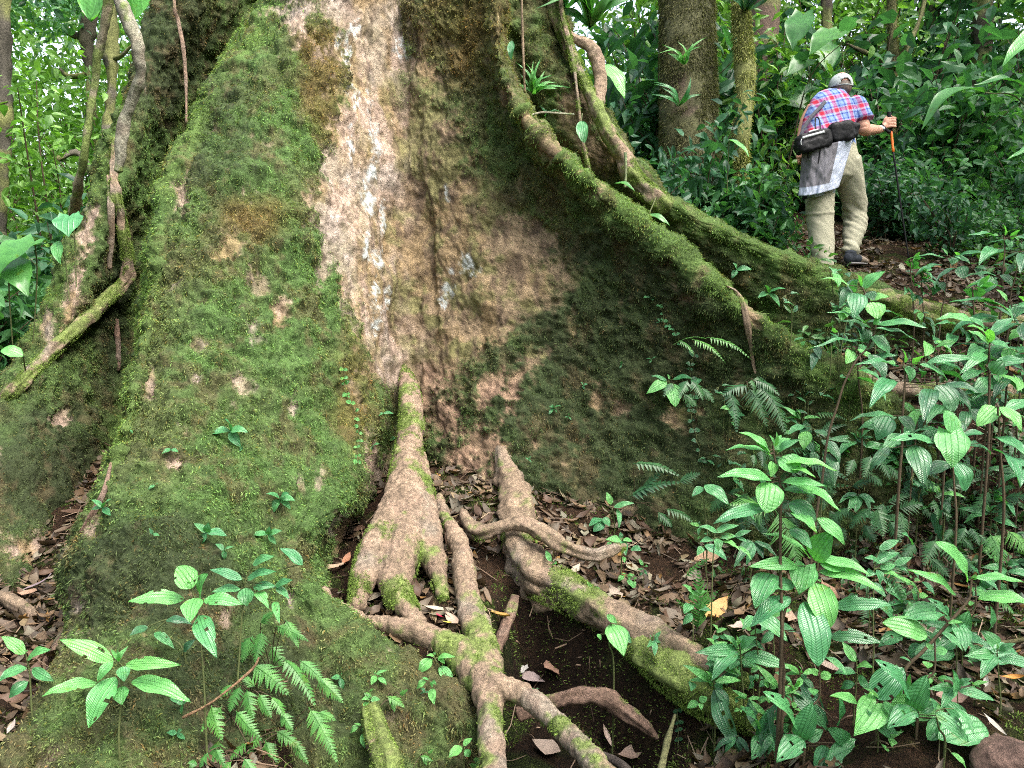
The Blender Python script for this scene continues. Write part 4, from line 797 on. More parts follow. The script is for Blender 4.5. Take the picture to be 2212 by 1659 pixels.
# ---------------------------------------------------------------- rays onto ground and tree
# ---------------------------------------------------------------- leaves and ferns
def leafV(b, t, w, arch=.12, fold=.12, kind='lance', hint=(0, -.55, .85), holes=0, wave=.02, curl=.25, nl=15, seed=0):
    """one leaf blade from b to t (world), full width w -> V, F, UV"""
    rs = np.random.RandomState(seed); b, t = np.array(b, float), np.array(t, float); ax = t - b; L = np.linalg.norm(ax) + 1e-6; ax /= L
    h = np.array(hint) + rs.randn(3) * .18; side = nrm(np.cross(ax, h)); up = np.cross(side, ax)
    tt = np.linspace(0, 1, nl)
    if kind == 'lance': pr = np.sin(np.pi * tt ** .82) ** .85 * (1 - .25 * tt); 
    elif kind == 'oval': pr = np.sin(np.pi * tt ** .88) ** .62
    elif kind == 'heart': pr = np.where(tt < .3, (.62 + .38 * np.sin(np.pi / 2 * tt / .3)), np.cos(np.pi / 2 * np.clip((tt - .3) / .7, 0, 1)) ** 1.05)
    else: pr = np.sin(np.pi * tt) ** .8
    pr = pr / pr.max(); pr[-1] = .01; pr[0] = pr[0] if kind == 'heart' else .05
    xs = np.array([-1, -.72, -.4, 0, .4, .72, 1.0]); T, Xs = np.meshgrid(tt, xs, indexing='ij'); Pr = pr[:, None] * np.ones_like(Xs)
    lobe = -.14 * np.abs(Xs) * (T < .02) * (kind == 'heart')
    cen = b + ax * (L * (T + lobe))[..., None] + up * (L * (arch * np.sin(np.pi * T) * 1.0 - curl * .35 * np.clip(T - .5, 0, 1) ** 2))[..., None]
    wv = wave * L * np.sin(T * rs.uniform(9, 15) + rs.uniform(0, 6)) * np.abs(Xs) + (rs.randn(*Xs.shape) * .003 * L)
    quilt = -.02 * w * np.cos(Xs * 9.2)
    V = cen + side * (Xs * Pr * w * .5 * (1 + rs.randn(*Xs.shape) * .015))[..., None] + up * (np.abs(Xs) * Pr * w * .5 * fold * rs.uniform(.2, 1.6) + wv + quilt)[..., None]
    nx_ = len(xs); F = grid_faces(nl, nx_); UVc = np.stack([.5 + Xs * .5 * Pr, T], -1)
    if holes:
        fc = V.reshape(-1, 3)[F].mean(1); k = np.ones(len(F), bool); ux = (Xs.reshape(-1)[F]).mean(1); ut = T.reshape(-1)[F].mean(1)
        for i in range(holes):
            if rs.rand() < .55: k &= ~((np.abs(np.abs(ux) - 1) < .32) & (np.abs(ut - rs.uniform(.15, .9)) < rs.uniform(.03, .08)) & (np.sign(ux) == rs.choice([-1, 1])))
            else:
                j = rs.randint(len(F)); k[j] = False
        F = F[k]
    return V.reshape(-1, 3), F, UVc.reshape(-1, 2)
_sd = [0]
def leaf_obj(par, b, t, w, mat, name='leaf', label=None, **k):
    _sd[0] += 1; V, F, uvc = leafV(b, t, w, seed=_sd[0], **k); o = mesh_arr(name, local(par, V), F, mat, par, uv=uvc)
    if label: o['label'] = label
    return o
def petiole(par, a, b, r=.0016, mat=None):
    V, F, c = tube_mesh(np.array([a, (np.array(a) + b) / 2 + np.array([0, 0, .004]), b]), np.array([r, r, r * .8]), sides=5, n=3); return V, F
MATS = {'b': L_BRIGHT, 'm': L_MID, 'd': L_DARK}
def plant(lab, crop, stem, leaves, dd=0.0, root=None, name='young_plant', mat='m', cat='plant', group=None, sr=.004, d=None, leafkind='lance', on_tree=False, foldk=.12, depth_var=.06):
    """crop (u0, v0, k): picture px = u0 + x*k.  stem: points from the top down to the root, leaves: (bx, by, tx, ty, w[, mat[, holes[, kind]]])"""
    u0, v0, k = crop; cx = lambda x: u0 + x * k; cy = lambda y: v0 + y * k
    ru, rv = (cx(stem[-1][0]), cy(stem[-1][1])); loc, nr, dh = hit(ru, rv)
    if d is None: d = dh - dd
    else: d = d
    pts = np.array([P(cx(x), cy(y), d) for x, y in stem]); n = len(pts)
    if on_tree: pts = np.vstack([pts, loc - nr * .01]); bp = loc
    else:
        g = float(H(pts[-1, 0], pts[-1, 1])[0]); bp = np.array([pts[-1, 0], pts[-1, 1], g])
        if g < pts[-1, 2] - .005: pts = np.vstack([pts, bp - [0, 0, .02]])
    o = empty(name, bp, lab, cat, group); parts = []
    rad = np.linspace(sr * .55, sr, len(pts)); V, F, c = tube_mesh(pts, rad, sides=7, n=6); parts.append((V, F)); dense = crom(pts, 12)
    rs = random.Random(len(lab))
    for L in leaves:
        bx, by, tx, ty, w = L[:5]; m = L[5] if len(L) > 5 else mat; ho = L[6] if len(L) > 6 else 0; kd = L[7] if len(L) > 7 else leafkind
        du, dv = cx(tx) - cx(bx), cy(ty) - cy(by); ln = math.hypot(du, dv)
        fs = max(0, dv / (ln + 1e-6))                       # leaves that hang towards the viewer come nearer
        d0 = d - .01 + rs.uniform(-1, 1) * depth_var * .3; d1 = d0 - ln / FPX * d * (.25 + .35 * fs) + rs.uniform(-1, 1) * depth_var * .5
        b = P(cx(bx), cy(by), d0); t = P(cx(tx), cy(ty), d1)
        leaf_obj(o, b, t, w * k * (d0 + d1) / 2 / FPX * 1.08, MATS[m] if isinstance(m, str) else m, kind=kd, holes=ho, arch=.10 if fs < .5 else .14, fold=foldk)
        j = np.argmin(np.linalg.norm(dense - b, axis=1)); parts.append(petiole(o, dense[j], b + (t - b) * .04))
    V, F = merge(parts); mesh_arr('stem', local(o, V), F, M_STEM if sr < .0045 else M_STEMB, o)
    return o
K = 1 / 3; c1 = (0, 0, K); c2 = (737.3, 0, K); c3 = (1474.6, 0, K); c4 = (0, 553, K); c5 = (737.3, 553, K); c6 = (1474.6, 553, K); c7 = (0, 1106, K); c8 = (737.3, 1106, K); c9 = (1474.6, 1106, K)

plant('bright green plant with long bitten leaves in the lower left corner area, third leaf hanging', c7, [(770,960),(780,1060),(790,1150),(775,1350),(770,1500)],
 [(735,970,385,825,105,'b',3),(820,990,1175,990,80,'b',2),(850,1095,1238,1230,115,'b'),(755,1070,575,1400,160,'b',3),(630,1110,270,1190,90,'b',1),(770,960,832,868,34,'b'),(765,960,718,888,22,'b'),(735,975,630,1100,70,'b'),(790,1130,790,1250,95,'b'),(795,1000,805,1100,75,'m'),(770,970,760,890,24,'b')], dd=.05)
bpy.data.objects['young_plant']['label'] = 'bright green plant with long bitten leaves on the mossy lobe at lower left'
plant('bright plant with hole riddled leaves right of the lower left plant', c7, [(1240,490),(1258,560),(1300,850),(1325,1180),(1330,1340)],
 [(1250,490,1150,350,135,'b',2,'oval'),(1300,550,1340,400,125,'b',1,'oval'),(1195,570,830,580,105,'b',4),(1320,570,1575,600,95,'b',2),(1265,560,1230,715,130,'b'),(1290,670,1405,945,120,'m',4),(1240,500,1215,450,30,'b')], dd=.12)
plant('slender plant with ribbed leaves above the glossy ferns on the left lobe', c7, [(1590,440),(1580,560),(1565,700),(1550,950),(1540,1150)],
 [(1570,440,1360,370,62),(1600,440,1790,385,72),(1560,500,1370,520,64),(1640,490,1790,480,64,'m',1),(1590,490,1600,610,95,'m',1),(1640,340,1780,285,62),(1960,345,1815,232,75),(1785,480,1900,440,52),(1790,490,1875,565,48),(1660,520,1740,625,66,'b',2),(1780,580,1810,720,46,'b',2)], dd=.1)
plant('small plant with six pointed leaves at the left edge by the rotten stick', c7, [(165,915),(190,1030),(200,1180),(205,1280)],
 [(160,920,10,805,75,'b'),(180,950,325,890,75,'b'),(175,1010,-20,1100,95,'m'),(210,1015,355,1097,62,'m'),(185,1100,55,1205,72,'m'),(165,918,185,895,20,'b')], dd=.05)
plant('trailing dark leaved creeper on the moss between the two bright left plants', c7, [(960,740),(1080,700),(1010,790),(1190,900)],
 [(960,745,838,800,62,'d'),(1075,700,1245,725,56,'d'),(1000,780,1132,885,54,'m',2),(1190,905,1270,825,50,'d')], dd=.06, name='creeper')
plant('small bright seedling on the fused root at the lower middle', c8, [(600,930),(610,960),(640,1010)],
 [(590,955,498,1048,74,'b'),(620,945,742,940,38,'b'),(635,1000,724,1128,70,'b'),(600,932,552,930,22,'b'),(630,945,672,985,32,'b'),(600,925,610,910,20,'b')], dd=.04)
plant('tiny three leaved seedling at the bottom beside the central root', c8, [(790,1500),(792,1560),(795,1650)],
 [(785,1525,695,1592,64,'b'),(790,1515,850,1468,44,'b'),(800,1540,837,1582,44,'b')], dd=.04)
plant('tiny seedling on the mossy bank left of the fused root', c8, [(185,1200),(190,1260)],
 [(185,1212,130,1216,30,'b'),(190,1215,252,1216,34,'b'),(165,1230,160,1277,38,'b'),(185,1205,180,1180,14,'b')], dd=.04)
plant('hanging seedling with one large pointed leaf on the right root', c8, [(1740,690),(1755,760),(1735,860),(1765,1010)],
 [(1742,728,1832,935,135,'b'),(1790,770,1882,850,75,'m',2),(1720,665,1788,722,42,'b'),(1660,790,1685,830,26,'b')], d=3.05)
plant('small plant with hanging leaves where the thin crossing root ends', c8, [(1820,160),(1825,230),(1815,330)],
 [(1815,180,1712,180,44,'b'),(1820,185,1845,285,48,'m'),(1825,180,1887,190,32,'b'),(1815,170,1808,128,28,'m'),(1880,235,1945,250,56,'m'),(1830,290,1835,330,26,'b')], dd=.15)
plant('small plant on the dark buttress foot above the end of the thin crossing root', c8, [(1730,-60),(1760,0),(1770,80)],
 [(1695,45,1604,92,64,'m'),(1700,55,1632,128,64,'m'),(1700,35,1742,95,44,'m'),(1790,-20,1800,105,32,'m'),(1765,-30,1900,-60,40,'m'),(1750,-50,1720,-130,40,'b')], dd=.08)
plant('dark ribbed plant with two stems on the ledge at the end of the right root', c9, [(370,850),(378,960),(384,1060),(400,1280)],
 [(355,880,262,790,44,'m'),(375,870,482,808,56,'m'),(380,880,505,852,34,'m'),(350,890,78,912,74,'m'),(355,910,188,1092,96,'m'),(390,930,705,1018,94,'m'),(365,860,350,800,24,'b')], dd=.05)
plant('low plant with one long ragged leaf hanging over the dark hollow', c9, [(195,1085),(205,1150),(215,1230)],
 [(185,1105,0,990,54,'b'),(180,1095,40,1090,34,'b'),(210,1100,382,1092,48,'b'),(205,1150,378,1570,115,'d',5),(60,1100,55,1160,50,'m'),(210,1110,255,1155,64,'m'),(210,1150,305,1255,66,'d'),(100,1230,28,1272,46,'b'),(110,1230,162,1200,44,'b'),(110,1240,122,1285,34,'b'),(190,1090,150,1030,30,'b')], dd=.12)
plant('tallest bright green ribbed plant in the right foreground with stacked leaf whorls', c9, [(585,-430),(600,-330),(625,-230),(638,-80),(635,0),(632,300),(640,620),(640,900)],
 [(570,-390,370,-520,76,'b'),(575,-370,280,-410,86,'b'),(590,-400,700,-480,74,'b'),(610,-390,765,-470,56,'m'),(640,-360,745,-255,140,'b',0,'oval'),(560,-370,478,-450,64,'b'),(650,-320,1003,-270,94,'b'),(690,-280,862,-225,54,'b'),
  (575,-208,228,-235,96,'b'),(570,-190,540,5,165,'b',0,'oval'),(650,-195,935,-168,60,'b'),(700,-180,1025,-10,112,'b'),(655,-140,862,-98,104,'m'),(690,-60,870,60,130,'m'),(540,-20,200,70,94,'m'),(580,-330,572,-225,64,'b'),(590,-430,560,-500,30,'b'),(600,-430,640,-500,36,'b'),(600,-425,610,-520,26,'b'),
  (700,0,872,135,104,'b'),(870,40,1055,212,92,'b'),(690,110,840,245,90,'m')], dd=.5, sr=.006)
plant('bright ribbed plant in front of the tallest right plant with one big dark lower leaf', c9, [(858,310),(830,420),(790,520),(700,580),(660,650),(640,800),(635,900),(655,1020),(650,1180)],
 [(830,300,528,130,84,'b'),(850,310,965,138,155,'b',0,'oval'),(880,310,1222,402,84,'b'),(750,350,428,355,94,'b'),(795,345,755,535,165,'b',0,'heart'),(880,385,1312,512,94,'b'),(725,470,428,500,112,'m'),(860,460,952,755,165,'b',0,'oval'),(890,335,1092,372,112,'b'),
  (700,552,433,748,112,'m'),(790,580,880,1002,182,'m',0,'oval'),(570,400,468,622,150,'m'),(980,612,1362,602,102,'m',2),(950,805,1302,850,94,'d',3),(855,300,862,250,24,'b')], dd=.35, sr=.006)
plant('plant with a single arched leaf left of the tallest right plant', c6, [(145,1490),(135,1560),(150,1700),(160,1800)], [(140,1488,302,1612,86,'m'),(135,1500,60,1560,50,'m')], dd=.3)
plant('tall leaning plant with a bright leafy top reaching the mossy buttress end', c6, [(1170,215),(1215,330),(1250,450),(1200,590),(1130,670),(1050,820),(1000,980),(940,1180),(900,1480),(870,1660),(830,2000)],
 [(1170,212,1315,98,104,'b'),(1155,200,1118,108,30,'b'),(1080,190,895,145,38,'b'),(1110,235,1135,148,74,'m'),(1130,240,1110,405,118,'m'),(1215,290,1340,262,96,'b'),(1225,300,1262,408,118,'b',0,'oval'),(1240,445,1290,395,40,'b'),(1210,455,938,358,54,'m'),(1220,470,1008,420,48,'m'),(1250,445,1592,462,64,'m'),(1280,360,1402,388,40,'m'),(1250,470,1522,552,48,'m'),(1180,470,1170,575,114,'d'),(1220,520,1342,642,108,'m'),(1170,560,818,602,34,'m'),(1200,640,1312,805,118,'d'),(1185,690,1392,640,60,'m'),(1200,230,1240,290,70,'d')], d=3.5, sr=.0065, depth_var=.15)
plant('broad leaved plant between the leaning plant and the right edge', c6, [(1430,690),(1440,800),(1425,1040),(1420,1250),(1400,1500)],
 [(1400,720,1116,706,54,'m'),(1430,700,1475,815,106,'m'),(1380,700,1305,692,44,'b'),(1610,860,1560,1075,104,'d'),(1640,840,1762,1008,145,'d',0,'oval'),(1700,840,1872,1012,76,'d'),(1540,700,1722,805,84,'m'),(1700,830,1925,885,64,'d'),(1580,690,1905,668,60,'m'),(1390,1040,1135,1122,64,'m'),(1340,1040,1258,1195,124,'m'),(1400,1040,1502,1155,84,'d'),(1370,1035,1085,1062,46,'m'),(1370,800,1212,975,104,'m'),(1500,710,1565,650,50,'b'),(1440,690,1420,600,44,'b')], d=3.3, sr=.007, depth_var=.2)
plant('upright plant with many narrow leaves near the right edge above the trail bank', c6, [(1990,560),(1985,650),(1988,800),(1985,950),(1980,1250)],
 [(1955,600,1840,655,94,'m'),(1990,580,1850,480,64,'b'),(1990,560,2125,602,74,'m'),(1980,540,1848,450,54,'b'),(2000,500,2145,402,64,'m'),(1960,470,1828,400,64,'m'),(1900,430,1648,402,84,'b'),(1970,740,1678,682,64,'m'),(2010,760,2082,678,104,'m'),(2020,700,2230,682,84,'m'),(2040,770,2202,872,64,'b'),(1770,560,1638,590,54,'b'),(1980,560,1990,470,60,'b'),(1960,640,1800,760,70,'m'),(2000,640,2120,560,60,'m')], d=3.6, sr=.007, depth_var=.2)
plant('plant with two stacked pale heart shaped leaves at the right', c6, [(1735,1130),(1745,1300),(1760,1500),(1770,1800)],
 [(1735,1140,1747,1375,195,'b',0,'heart'),(1735,1145,1720,998,126,'b',0,'oval'),(1640,1222,1338,1190,94,'m',4),(1760,1340,1832,1525,136,'m',0,'oval'),(1735,1340,1535,1432,84,'d'),(1500,1230,1562,1485,136,'d'),(1340,1240,1205,1395,64,'d',2),(1950,1150,1788,1172,64,'m')], d=2.75, sr=.005, depth_var=.2)
plant('plant with long drooping ribbed leaves at the right edge', c6, [(2040,970),(2050,1100),(2060,1300),(2080,1700)],
 [(2030,980,1908,1102,106,'b',0,'oval'),(2050,980,2202,1135,96,'b'),(1840,1220,2003,1285,64,'m'),(2030,1170,2230,1285,116,'m'),(2010,1250,2195,1495,155,'m',2),(2090,1000,2260,950,80,'m')], d=2.9, sr=.006, depth_var=.2)
plant('young plant with drooping leaves in front of the dark hollow behind the tallest plant', c6, [(850,1120),(880,1150),(915,1300),(900,1600),(880,1900)],
 [(790,1100,682,1155,60,'m'),(805,1135,785,1255,80,'b'),(850,1130,965,1182,54,'d'),(900,1190,1022,1350,86,'d'),(910,1260,980,1500,90,'d'),(890,1400,960,1480,60,'d'),(860,1270,830,1350,60,'d')], dd=.4)
plant('leaning branched plant with big wavy leaves at the right edge of the litter', c9, [(1872,440),(1862,520),(1845,580),(1700,745),(1560,900),(1440,1025)],
 [(1850,450,1650,190,136,'b',0,'oval'),(1772,540,1458,372,74,'b'),(1885,430,2215,455,64,'b'),(1915,562,2260,590,125,'b',0,'oval'),(1640,640,1425,690,140,'m',0,'heart'),(1580,800,1296,715,134,'b',0,'oval'),(1790,745,1832,905,105,'m',0,'heart'),(1720,720,1820,715,30,'b'),(1880,440,1900,400,30,'b')], dd=.1, sr=.007)
plant('bottom right plant with a bright heart shaped leaf and long ribbed leaves', c9, [(1285,1180),(1275,1280),(1260,1400),(1240,1660),(1230,1800)],
 [(1260,1235,1112,1450,185,'b',0,'heart'),(1340,1262,1695,1282,155,'b',0,'oval'),(1275,1210,1172,1138,28,'b'),(1150,1255,955,1190,84,'b'),(1305,1225,1395,1385,56,'b'),(1410,1320,1502,1390,84,'m'),(1330,1445,1645,1680,175,'b'),(1420,1400,1485,1505,74,'b'),(1230,1200,1435,1010,165,'m',5,'oval'),(1290,1400,1400,1440,60,'m')], d=2.35, sr=.006)
plant('bottom plant of oval leaves left of the bright heart leaved plant', c9, [(885,1000),(885,1200),(800,1300),(790,1500),(780,1750)],
 [(742,1405,528,1160,124,'m',4,'oval'),(748,1482,842,1238,124,'m',0,'oval'),(780,1470,608,1622,136,'m',3),(810,1480,912,1410,74,'m'),(1092,1512,938,1400,94,'m',0,'oval'),(1205,1540,928,1660,205,'m',0,'oval'),(935,1520,862,1670,110,'m',0,'oval'),(1000,1380,1010,1190,104,'m'),(875,1060,828,1012,34,'b'),(890,1070,965,1052,54,'b'),(930,940,1070,1060,50,'m'),(840,1140,850,1190,60,'b')], d=2.45, sr=.005)
plant('ragged leaved low plant in the litter right of the bright heart leaved plant', c9, [(1640,1290),(1660,1400),(1700,1480)], [(1640,1300,1855,1492,105,'m',5),(1640,1290,1600,1200,50,'m'),(1760,1270,1890,1440,60,'m',1),(1740,1560,1840,1660,40,'b')], dd=.08)
plant('dark palmate plant with narrow hanging leaves under the tallest right plant', c9, [(458,185),(455,260),(440,420)],
 [(455,190,330,362,52,'d'),(455,195,412,345,50,'m'),(460,195,522,302,56,'d'),(465,190,612,292,46,'d'),(450,188,360,235,40,'d')], dd=.15)
plant('dark palmate plant in the hollow behind the pale heart leaves', c6, [(1130,1545),(1135,1600),(1130,1720)],
 [(1130,1550,1010,1600,46,'m'),(1130,1555,1070,1655,50,'m'),(1135,1555,1120,1665,56,'m'),(1140,1550,1250,1600,50,'m'),(1140,1545,1220,1660,46,'d'),(1130,1545,1040,1560,40,'d')], dd=.2)
plant('small rosette plant growing on the middle of the dark right buttress', c5, [(2120,800),(2125,830),(2130,860)],
 [(2110,815,1978,892,66,'b'),(2110,810,2008,775,30,'m'),(2130,825,2165,978,92,'b',0,'oval'),(2150,802,2275,790,54,'m'),(2160,850,2255,870,52,'m'),(2320,790,2275,862,60,'m'),(2125,800,2115,765,18,'b')], dd=.05, on_tree=True)
# little epiphytes on the moss: rosettes with their own label
def seedling(u, v, s, lab, n=4, mat='m', name='seedling', hang=False):
    loc, nr, d = hit(u, v); o = empty(name, loc, lab, 'plant'); rs = random.Random(int(u * 7 + v)); a0 = rs.uniform(0, 6)
    top = loc + nr * s * .35 + np.array([0, 0, .2 * s]); V, F, c = tube_mesh(np.array([loc - nr * .01, (loc + top) / 2, top]), np.array([.0015, .0014, .001]), sides=5, n=3); mesh_arr('stem', local(o, V), F, M_STEM, o)
    rt = np.array([1., 0, 0]); upv = np.array([0, -.3, .95])
    for i in range(n):
        a = a0 + i * 2 * math.pi / n + rs.uniform(-.3, .3); L = s * rs.uniform(.6, 1.1); dr = rt * math.cos(a) + upv * math.sin(a) * .8 + nr * .4 - (np.array([0, 0, .8]) if hang else 0)
        leaf_obj(o, top, top + nrm(dr) * L, L * rs.uniform(.4, .6), MATS[mat], nl=9, kind='lance')
for a in [(600,1078,.09,'small whorled plant on moss beside the right edge of the left lobe',5),(500,935,.10,'narrow leaved seedling in the middle of the left lobe moss',4),(228,1110,.07,'tiny plant on the left outer edge of the mossy lobe',4),
 (445,1165,.08,'bluish seedling with upright leaves above the hole riddled plant',4),(330,1165,.04,'two leaved sprout left of the bluish upright seedling',2),(340,1050,.035,'round leaved sprout low on the left lobe',2),(480,1200,.06,'three leaved sprout just above the hole riddled plant',3),
 (578,1165,.07,'glossy sprout under the whorled plant on the left lobe',4),(280,930,.03,'pin sized round leaf on the upper left edge of the lobe',2),(525,970,.035,'small paired leaves right of the narrow leaved seedling',2),(370,975,.04,'three tiny leaves in a row on the left lobe',3),
 (870,1165,.03,'green speck of a sprout at the root fan base',3),(1195,885,.05,'trailing sprig with round leaves on the dark right buttress face',5),(1230,905,.035,'tiny sprout right of the trailing round leaved sprig',3),(1140,1000,.04,'small pair of leaves low on the dark buttress face',3),
 (1258,835,.03,'tiny sprout high on the dark buttress face',3),(1345,790,.035,'yellow green curled sprout on the dark buttress face',2),(1428,700,.035,'sprout with round leaves on the mossy buttress shoulder',4),(1410,780,.04,'pointed leaf pair hanging on the right of the dark buttress',3),
 (1590,590,.10,'seedling with a pale ribbed leaf growing on the far right buttress',3),(1655,640,.12,'seedling with a drooping pale leaf behind the buttress crest',4),(1160,1495,.03,'small green sprout by the leaves in the dark pit',2),(1800,745,.04,'sprout on the trail edge log root',3),
 (820,900,.07,'bright serrated leaf sprout in the cleft beside the left root',2),(850,945,.06,'two hanging pointed leaves in the dark cleft',3),(800,965,.05,'dark round leaf at the mouth of the cleft',2),(740,1470,.05,'tiny sprout at the foot of the mossy bank',3),(920,1500,.03,'green sprout pair on the dark mossy bank',3),
 (1680,1620,.05,'tiny sprout in the dark hollow at the bottom right',3),(395,1530,.05,'two tiny leaves beside the rotten stalk at lower left',3),(385,1590,.04,'pair of small leaves at the bottom of the left lobe',3)]:
    seedling(*a)
# vine of round leaves climbing the right edge of the left lobe
def vine(pts, n, s, lab, mat='b', r=.0015, name='climbing_vine', off=.015, pairs=True):
    q = []
    for u, v in crom(np.array(pts, float), 8):
        l, nr, d = hit(u, v)
        if l is not None: q.append(l + nr * off)
    q = np.array(q); o = empty(name, q[0], lab, 'vine'); V, F, c = tube_mesh(q, np.full(len(q), r), sides=5, n=2); mesh_arr('stem', local(o, V), F, M_STEM, o)
    for i in range(n):
        b = q[int(i * (len(q) - 1) / n)]
        for sgn in ((-1, 1) if pairs else (random.choice([-1, 1]),)):
            if random.random() < .15: continue
            d = nrm(np.array([sgn * random.uniform(.6, 1), -.4, random.uniform(-.5, .4)])); L = s * random.uniform(.6, 1.15); leaf_obj(o, b, b + d * L, L * .7, MATS[mat], nl=8, kind='oval', hint=(0, -1, .35))
vine([(737,795),(742,840),(756,870),(768,905),(772,940),(770,985),(775,1015)], 14, .032, 'climbing vine of paired round leaves on the right edge of the left lobe')
vine([(1395,640),(1430,665),(1440,700),(1460,720),(1480,760)], 9, .028, 'small leaved vine creeping down the mossy right buttress', mat='m')
vine([(1500,760),(1490,800),(1500,850),(1495,900),(1510,960),(1520,1010)], 14, .035, 'small leaved vine hanging left of the dark ferns', mat='d')
vine([(1460,1500),(1465,1560),(1470,1620)], 6, .03, 'thin vine on the wall of the dark hollow', mat='d')

# ferns
def frondV(b, t, w, n=16, arch=.12, seed=0, tooth=True, hint=(0, -.6, .8), ang=62, fill=.85):
    """pinnate frond b -> t with full width w"""
    rs = np.random.RandomState(seed); b, t = np.array(b, float), np.array(t, float); ax = t - b; L = np.linalg.norm(ax); ax /= L
    side = nrm(np.cross(ax, np.array(hint) + rs.randn(3) * .15)); up = np.cross(side, ax); parts, uvs = [], []
    cen = lambda s: b + ax * L * s + up * L * (arch * math.sin(math.pi * s) - .08 * s * s)
    V, F, c = tube_mesh(np.array([cen(s) for s in np.linspace(0, 1, 7)]), np.linspace(.0018, .0006, 7) * max(1, L / .3), sides=4, n=2); parts.append((V, F)); uvs.append(np.full((len(V), 2), .5))
    m = 6 if tooth else 4
    for i in range(n):
        s = .1 + .88 * i / n; l = w * .5 * math.sin(math.pi * min(1, (s * .92 + .1)) ** .75) ** .8 * (1 - s * .35) * rs.uniform(.78, 1.1); pw = L * .88 / n * fill
        for sg in (-1, 1):
            a = R(ang - 14 * s + rs.randn() * 5); d = nrm(ax * math.cos(a) + side * sg * math.sin(a) - up * (.12 + rs.rand() * .15)); c0 = cen(s); e = nrm(np.cross(d, up))
            tt = np.linspace(0, 1, m * 2 + 1); pr = (1 - tt ** 1.6) * .5 * pw + .0004
            if tooth: pr = pr * np.where(np.arange(len(tt)) % 2 == 0, 1.25, .62)
            row = np.array([[c0 + d * l * q_ - up * l * .18 * q_ * q_ + e * x * p_ for x in (-1, 0, 1)] for q_, p_ in zip(tt, pr)]); row[:, 1] -= up * pw * .06
            parts.append((row.reshape(-1, 3), grid_faces(len(tt), 3))); uvs.append(np.tile(np.array([[0, 0], [.5, 0], [1, 0]]), (len(tt), 1)))
    V, F = merge(parts); return V, F, np.vstack(uvs)
def fern(lab, crop, fronds, dd=.08, mat=None, root=None, name='fern', d=None, tooth=True, n=15, group=None, fill=.85):
    u0, v0, k = crop; ru, rv = root or fronds[0][:2]; loc, nr, dh = hit(u0 + ru * k, v0 + rv * k); d = (dh - dd) if d is None else d
    bp = loc if loc is not None else P(u0 + ru * k, v0 + rv * k, d)
    o = empty(name, bp, lab, 'fern', group)
    for i, f in enumerate(fronds):
        bx, by, tx, ty, w = f[:5]; b = P(u0 + bx * k, v0 + by * k, d); ln = math.hypot(tx - bx, ty - by) * k / FPX * d; t = P(u0 + tx * k, v0 + ty * k, d - ln * (.25 + .3 * max(0, (ty - by)) / (abs(ty - by) + abs(tx - bx) + 1)))
        V, F, uvc = frondV(b, t, w * k * d / FPX * 1.1, n=(f[5] if len(f) > 5 else n), seed=int(bx + ty), tooth=tooth, fill=fill); mesh_arr('frond', local(o, V), F, mat or L_FERN, o, uv=uvc)
        if np.linalg.norm(b - bp) > .03:
            V, F, c = tube_mesh(np.array([bp, (bp + b) / 2 + np.array([0, -.01, .02]), b]), np.array([.0018] * 3), sides=5, n=4); mesh_arr('stalk', local(o, V), F, M_STEMB, o)
    return o
fern('glossy fern cluster drooping from the right shoulder of the left lobe', c7, [(1700,770,1650,985,140),(1790,740,2005,835,105),(1640,990,1880,1185,200,12),(1830,945,2060,1260,165,14),(2060,1075,2230,1240,125),(1620,820,1560,900,90),(1850,700,1940,880,110),(1940,960,2110,1110,130)], root=(1760,1060), dd=.14)
fern('glossy broad toothed fern at the bottom below the hole riddled plant', c7, [(1370,1255,1440,1490,160,10),(1530,1290,1700,1490,140,11),(1440,1260,1290,1430,120,9),(1600,1500,1480,1610,110,8),(1420,1480,1360,1640,130,9)], root=(1500,1330), dd=.12, n=10)
fern('drooping lacy fern hanging at the bottom left of the middle bank', c7, [(2000,1265,2195,1630,180,18),(1720,1480,1790,1670,140,13),(1790,1420,1955,1535,125,10),(2060,1300,2180,1350,90,10),(1900,1480,2000,1640,100,11),(1680,1460,1560,1620,110,10)], root=(1880,1440), dd=.1)
fern('small fern tuft on the mossy bank beside the tiny seedling', c8, [(300,1195,415,1265,88,8),(330,1200,345,1300,64,7),(380,1185,430,1150,50,6),(210,1330,280,1350,60,6)], root=(330,1200), dd=.05, n=8)
fern('shiny dark fern with broad lobes at the foot of the dark buttress', c5, [(1868,1562,2212,1450,130,11),(1890,1345,2212,1420,120,11),(1930,1560,2090,1380,110,9),(2100,1640,2290,1720,120,9),(2190,1470,2330,1400,110,9),(2050,1660,2150,1760,110,8)], root=(1900,1600), dd=.18, mat=L_FERND, n=10)
fern('large dark fern at the end of the mossy buttress', c6, [(480,820,690,1160,230,18),(420,850,560,1110,190,15),(300,870,360,1150,130,14),(420,840,250,900,150,12),(460,800,640,900,130,12)], root=(400,830), dd=.25, mat=L_FERND, tooth=False, n=15, fill=.7)
fern('pale feathery fern fronds arching over the dark buttress face', c6, [(150,535,-60,560,0.1,2),(155,528,452,655,84,14),(60,540,285,680,84,13),(-20,548,80,640,60,10)], root=(120,720), dd=.2, tooth=False, n=12, fill=.6)
fern('bright lacy fern on the litter right of the right root', c9, [(90,770,110,370,225,17),(20,420,180,290,70,9),(95,640,235,505,90,9),(60,700,-40,560,90,9)], root=(90,780), dd=.04, mat=L_FERN, tooth=False, n=16, fill=.6)
fern('pale lacy fern spreading behind the tallest right plant', c9, [(600,-10,765,345,330,20),(520,0,440,30,160,10),(620,-40,470,-130,180,12),(560,-20,300,-60,200,14)], root=(600,380), dd=.3, tooth=False, n=18, fill=.62)
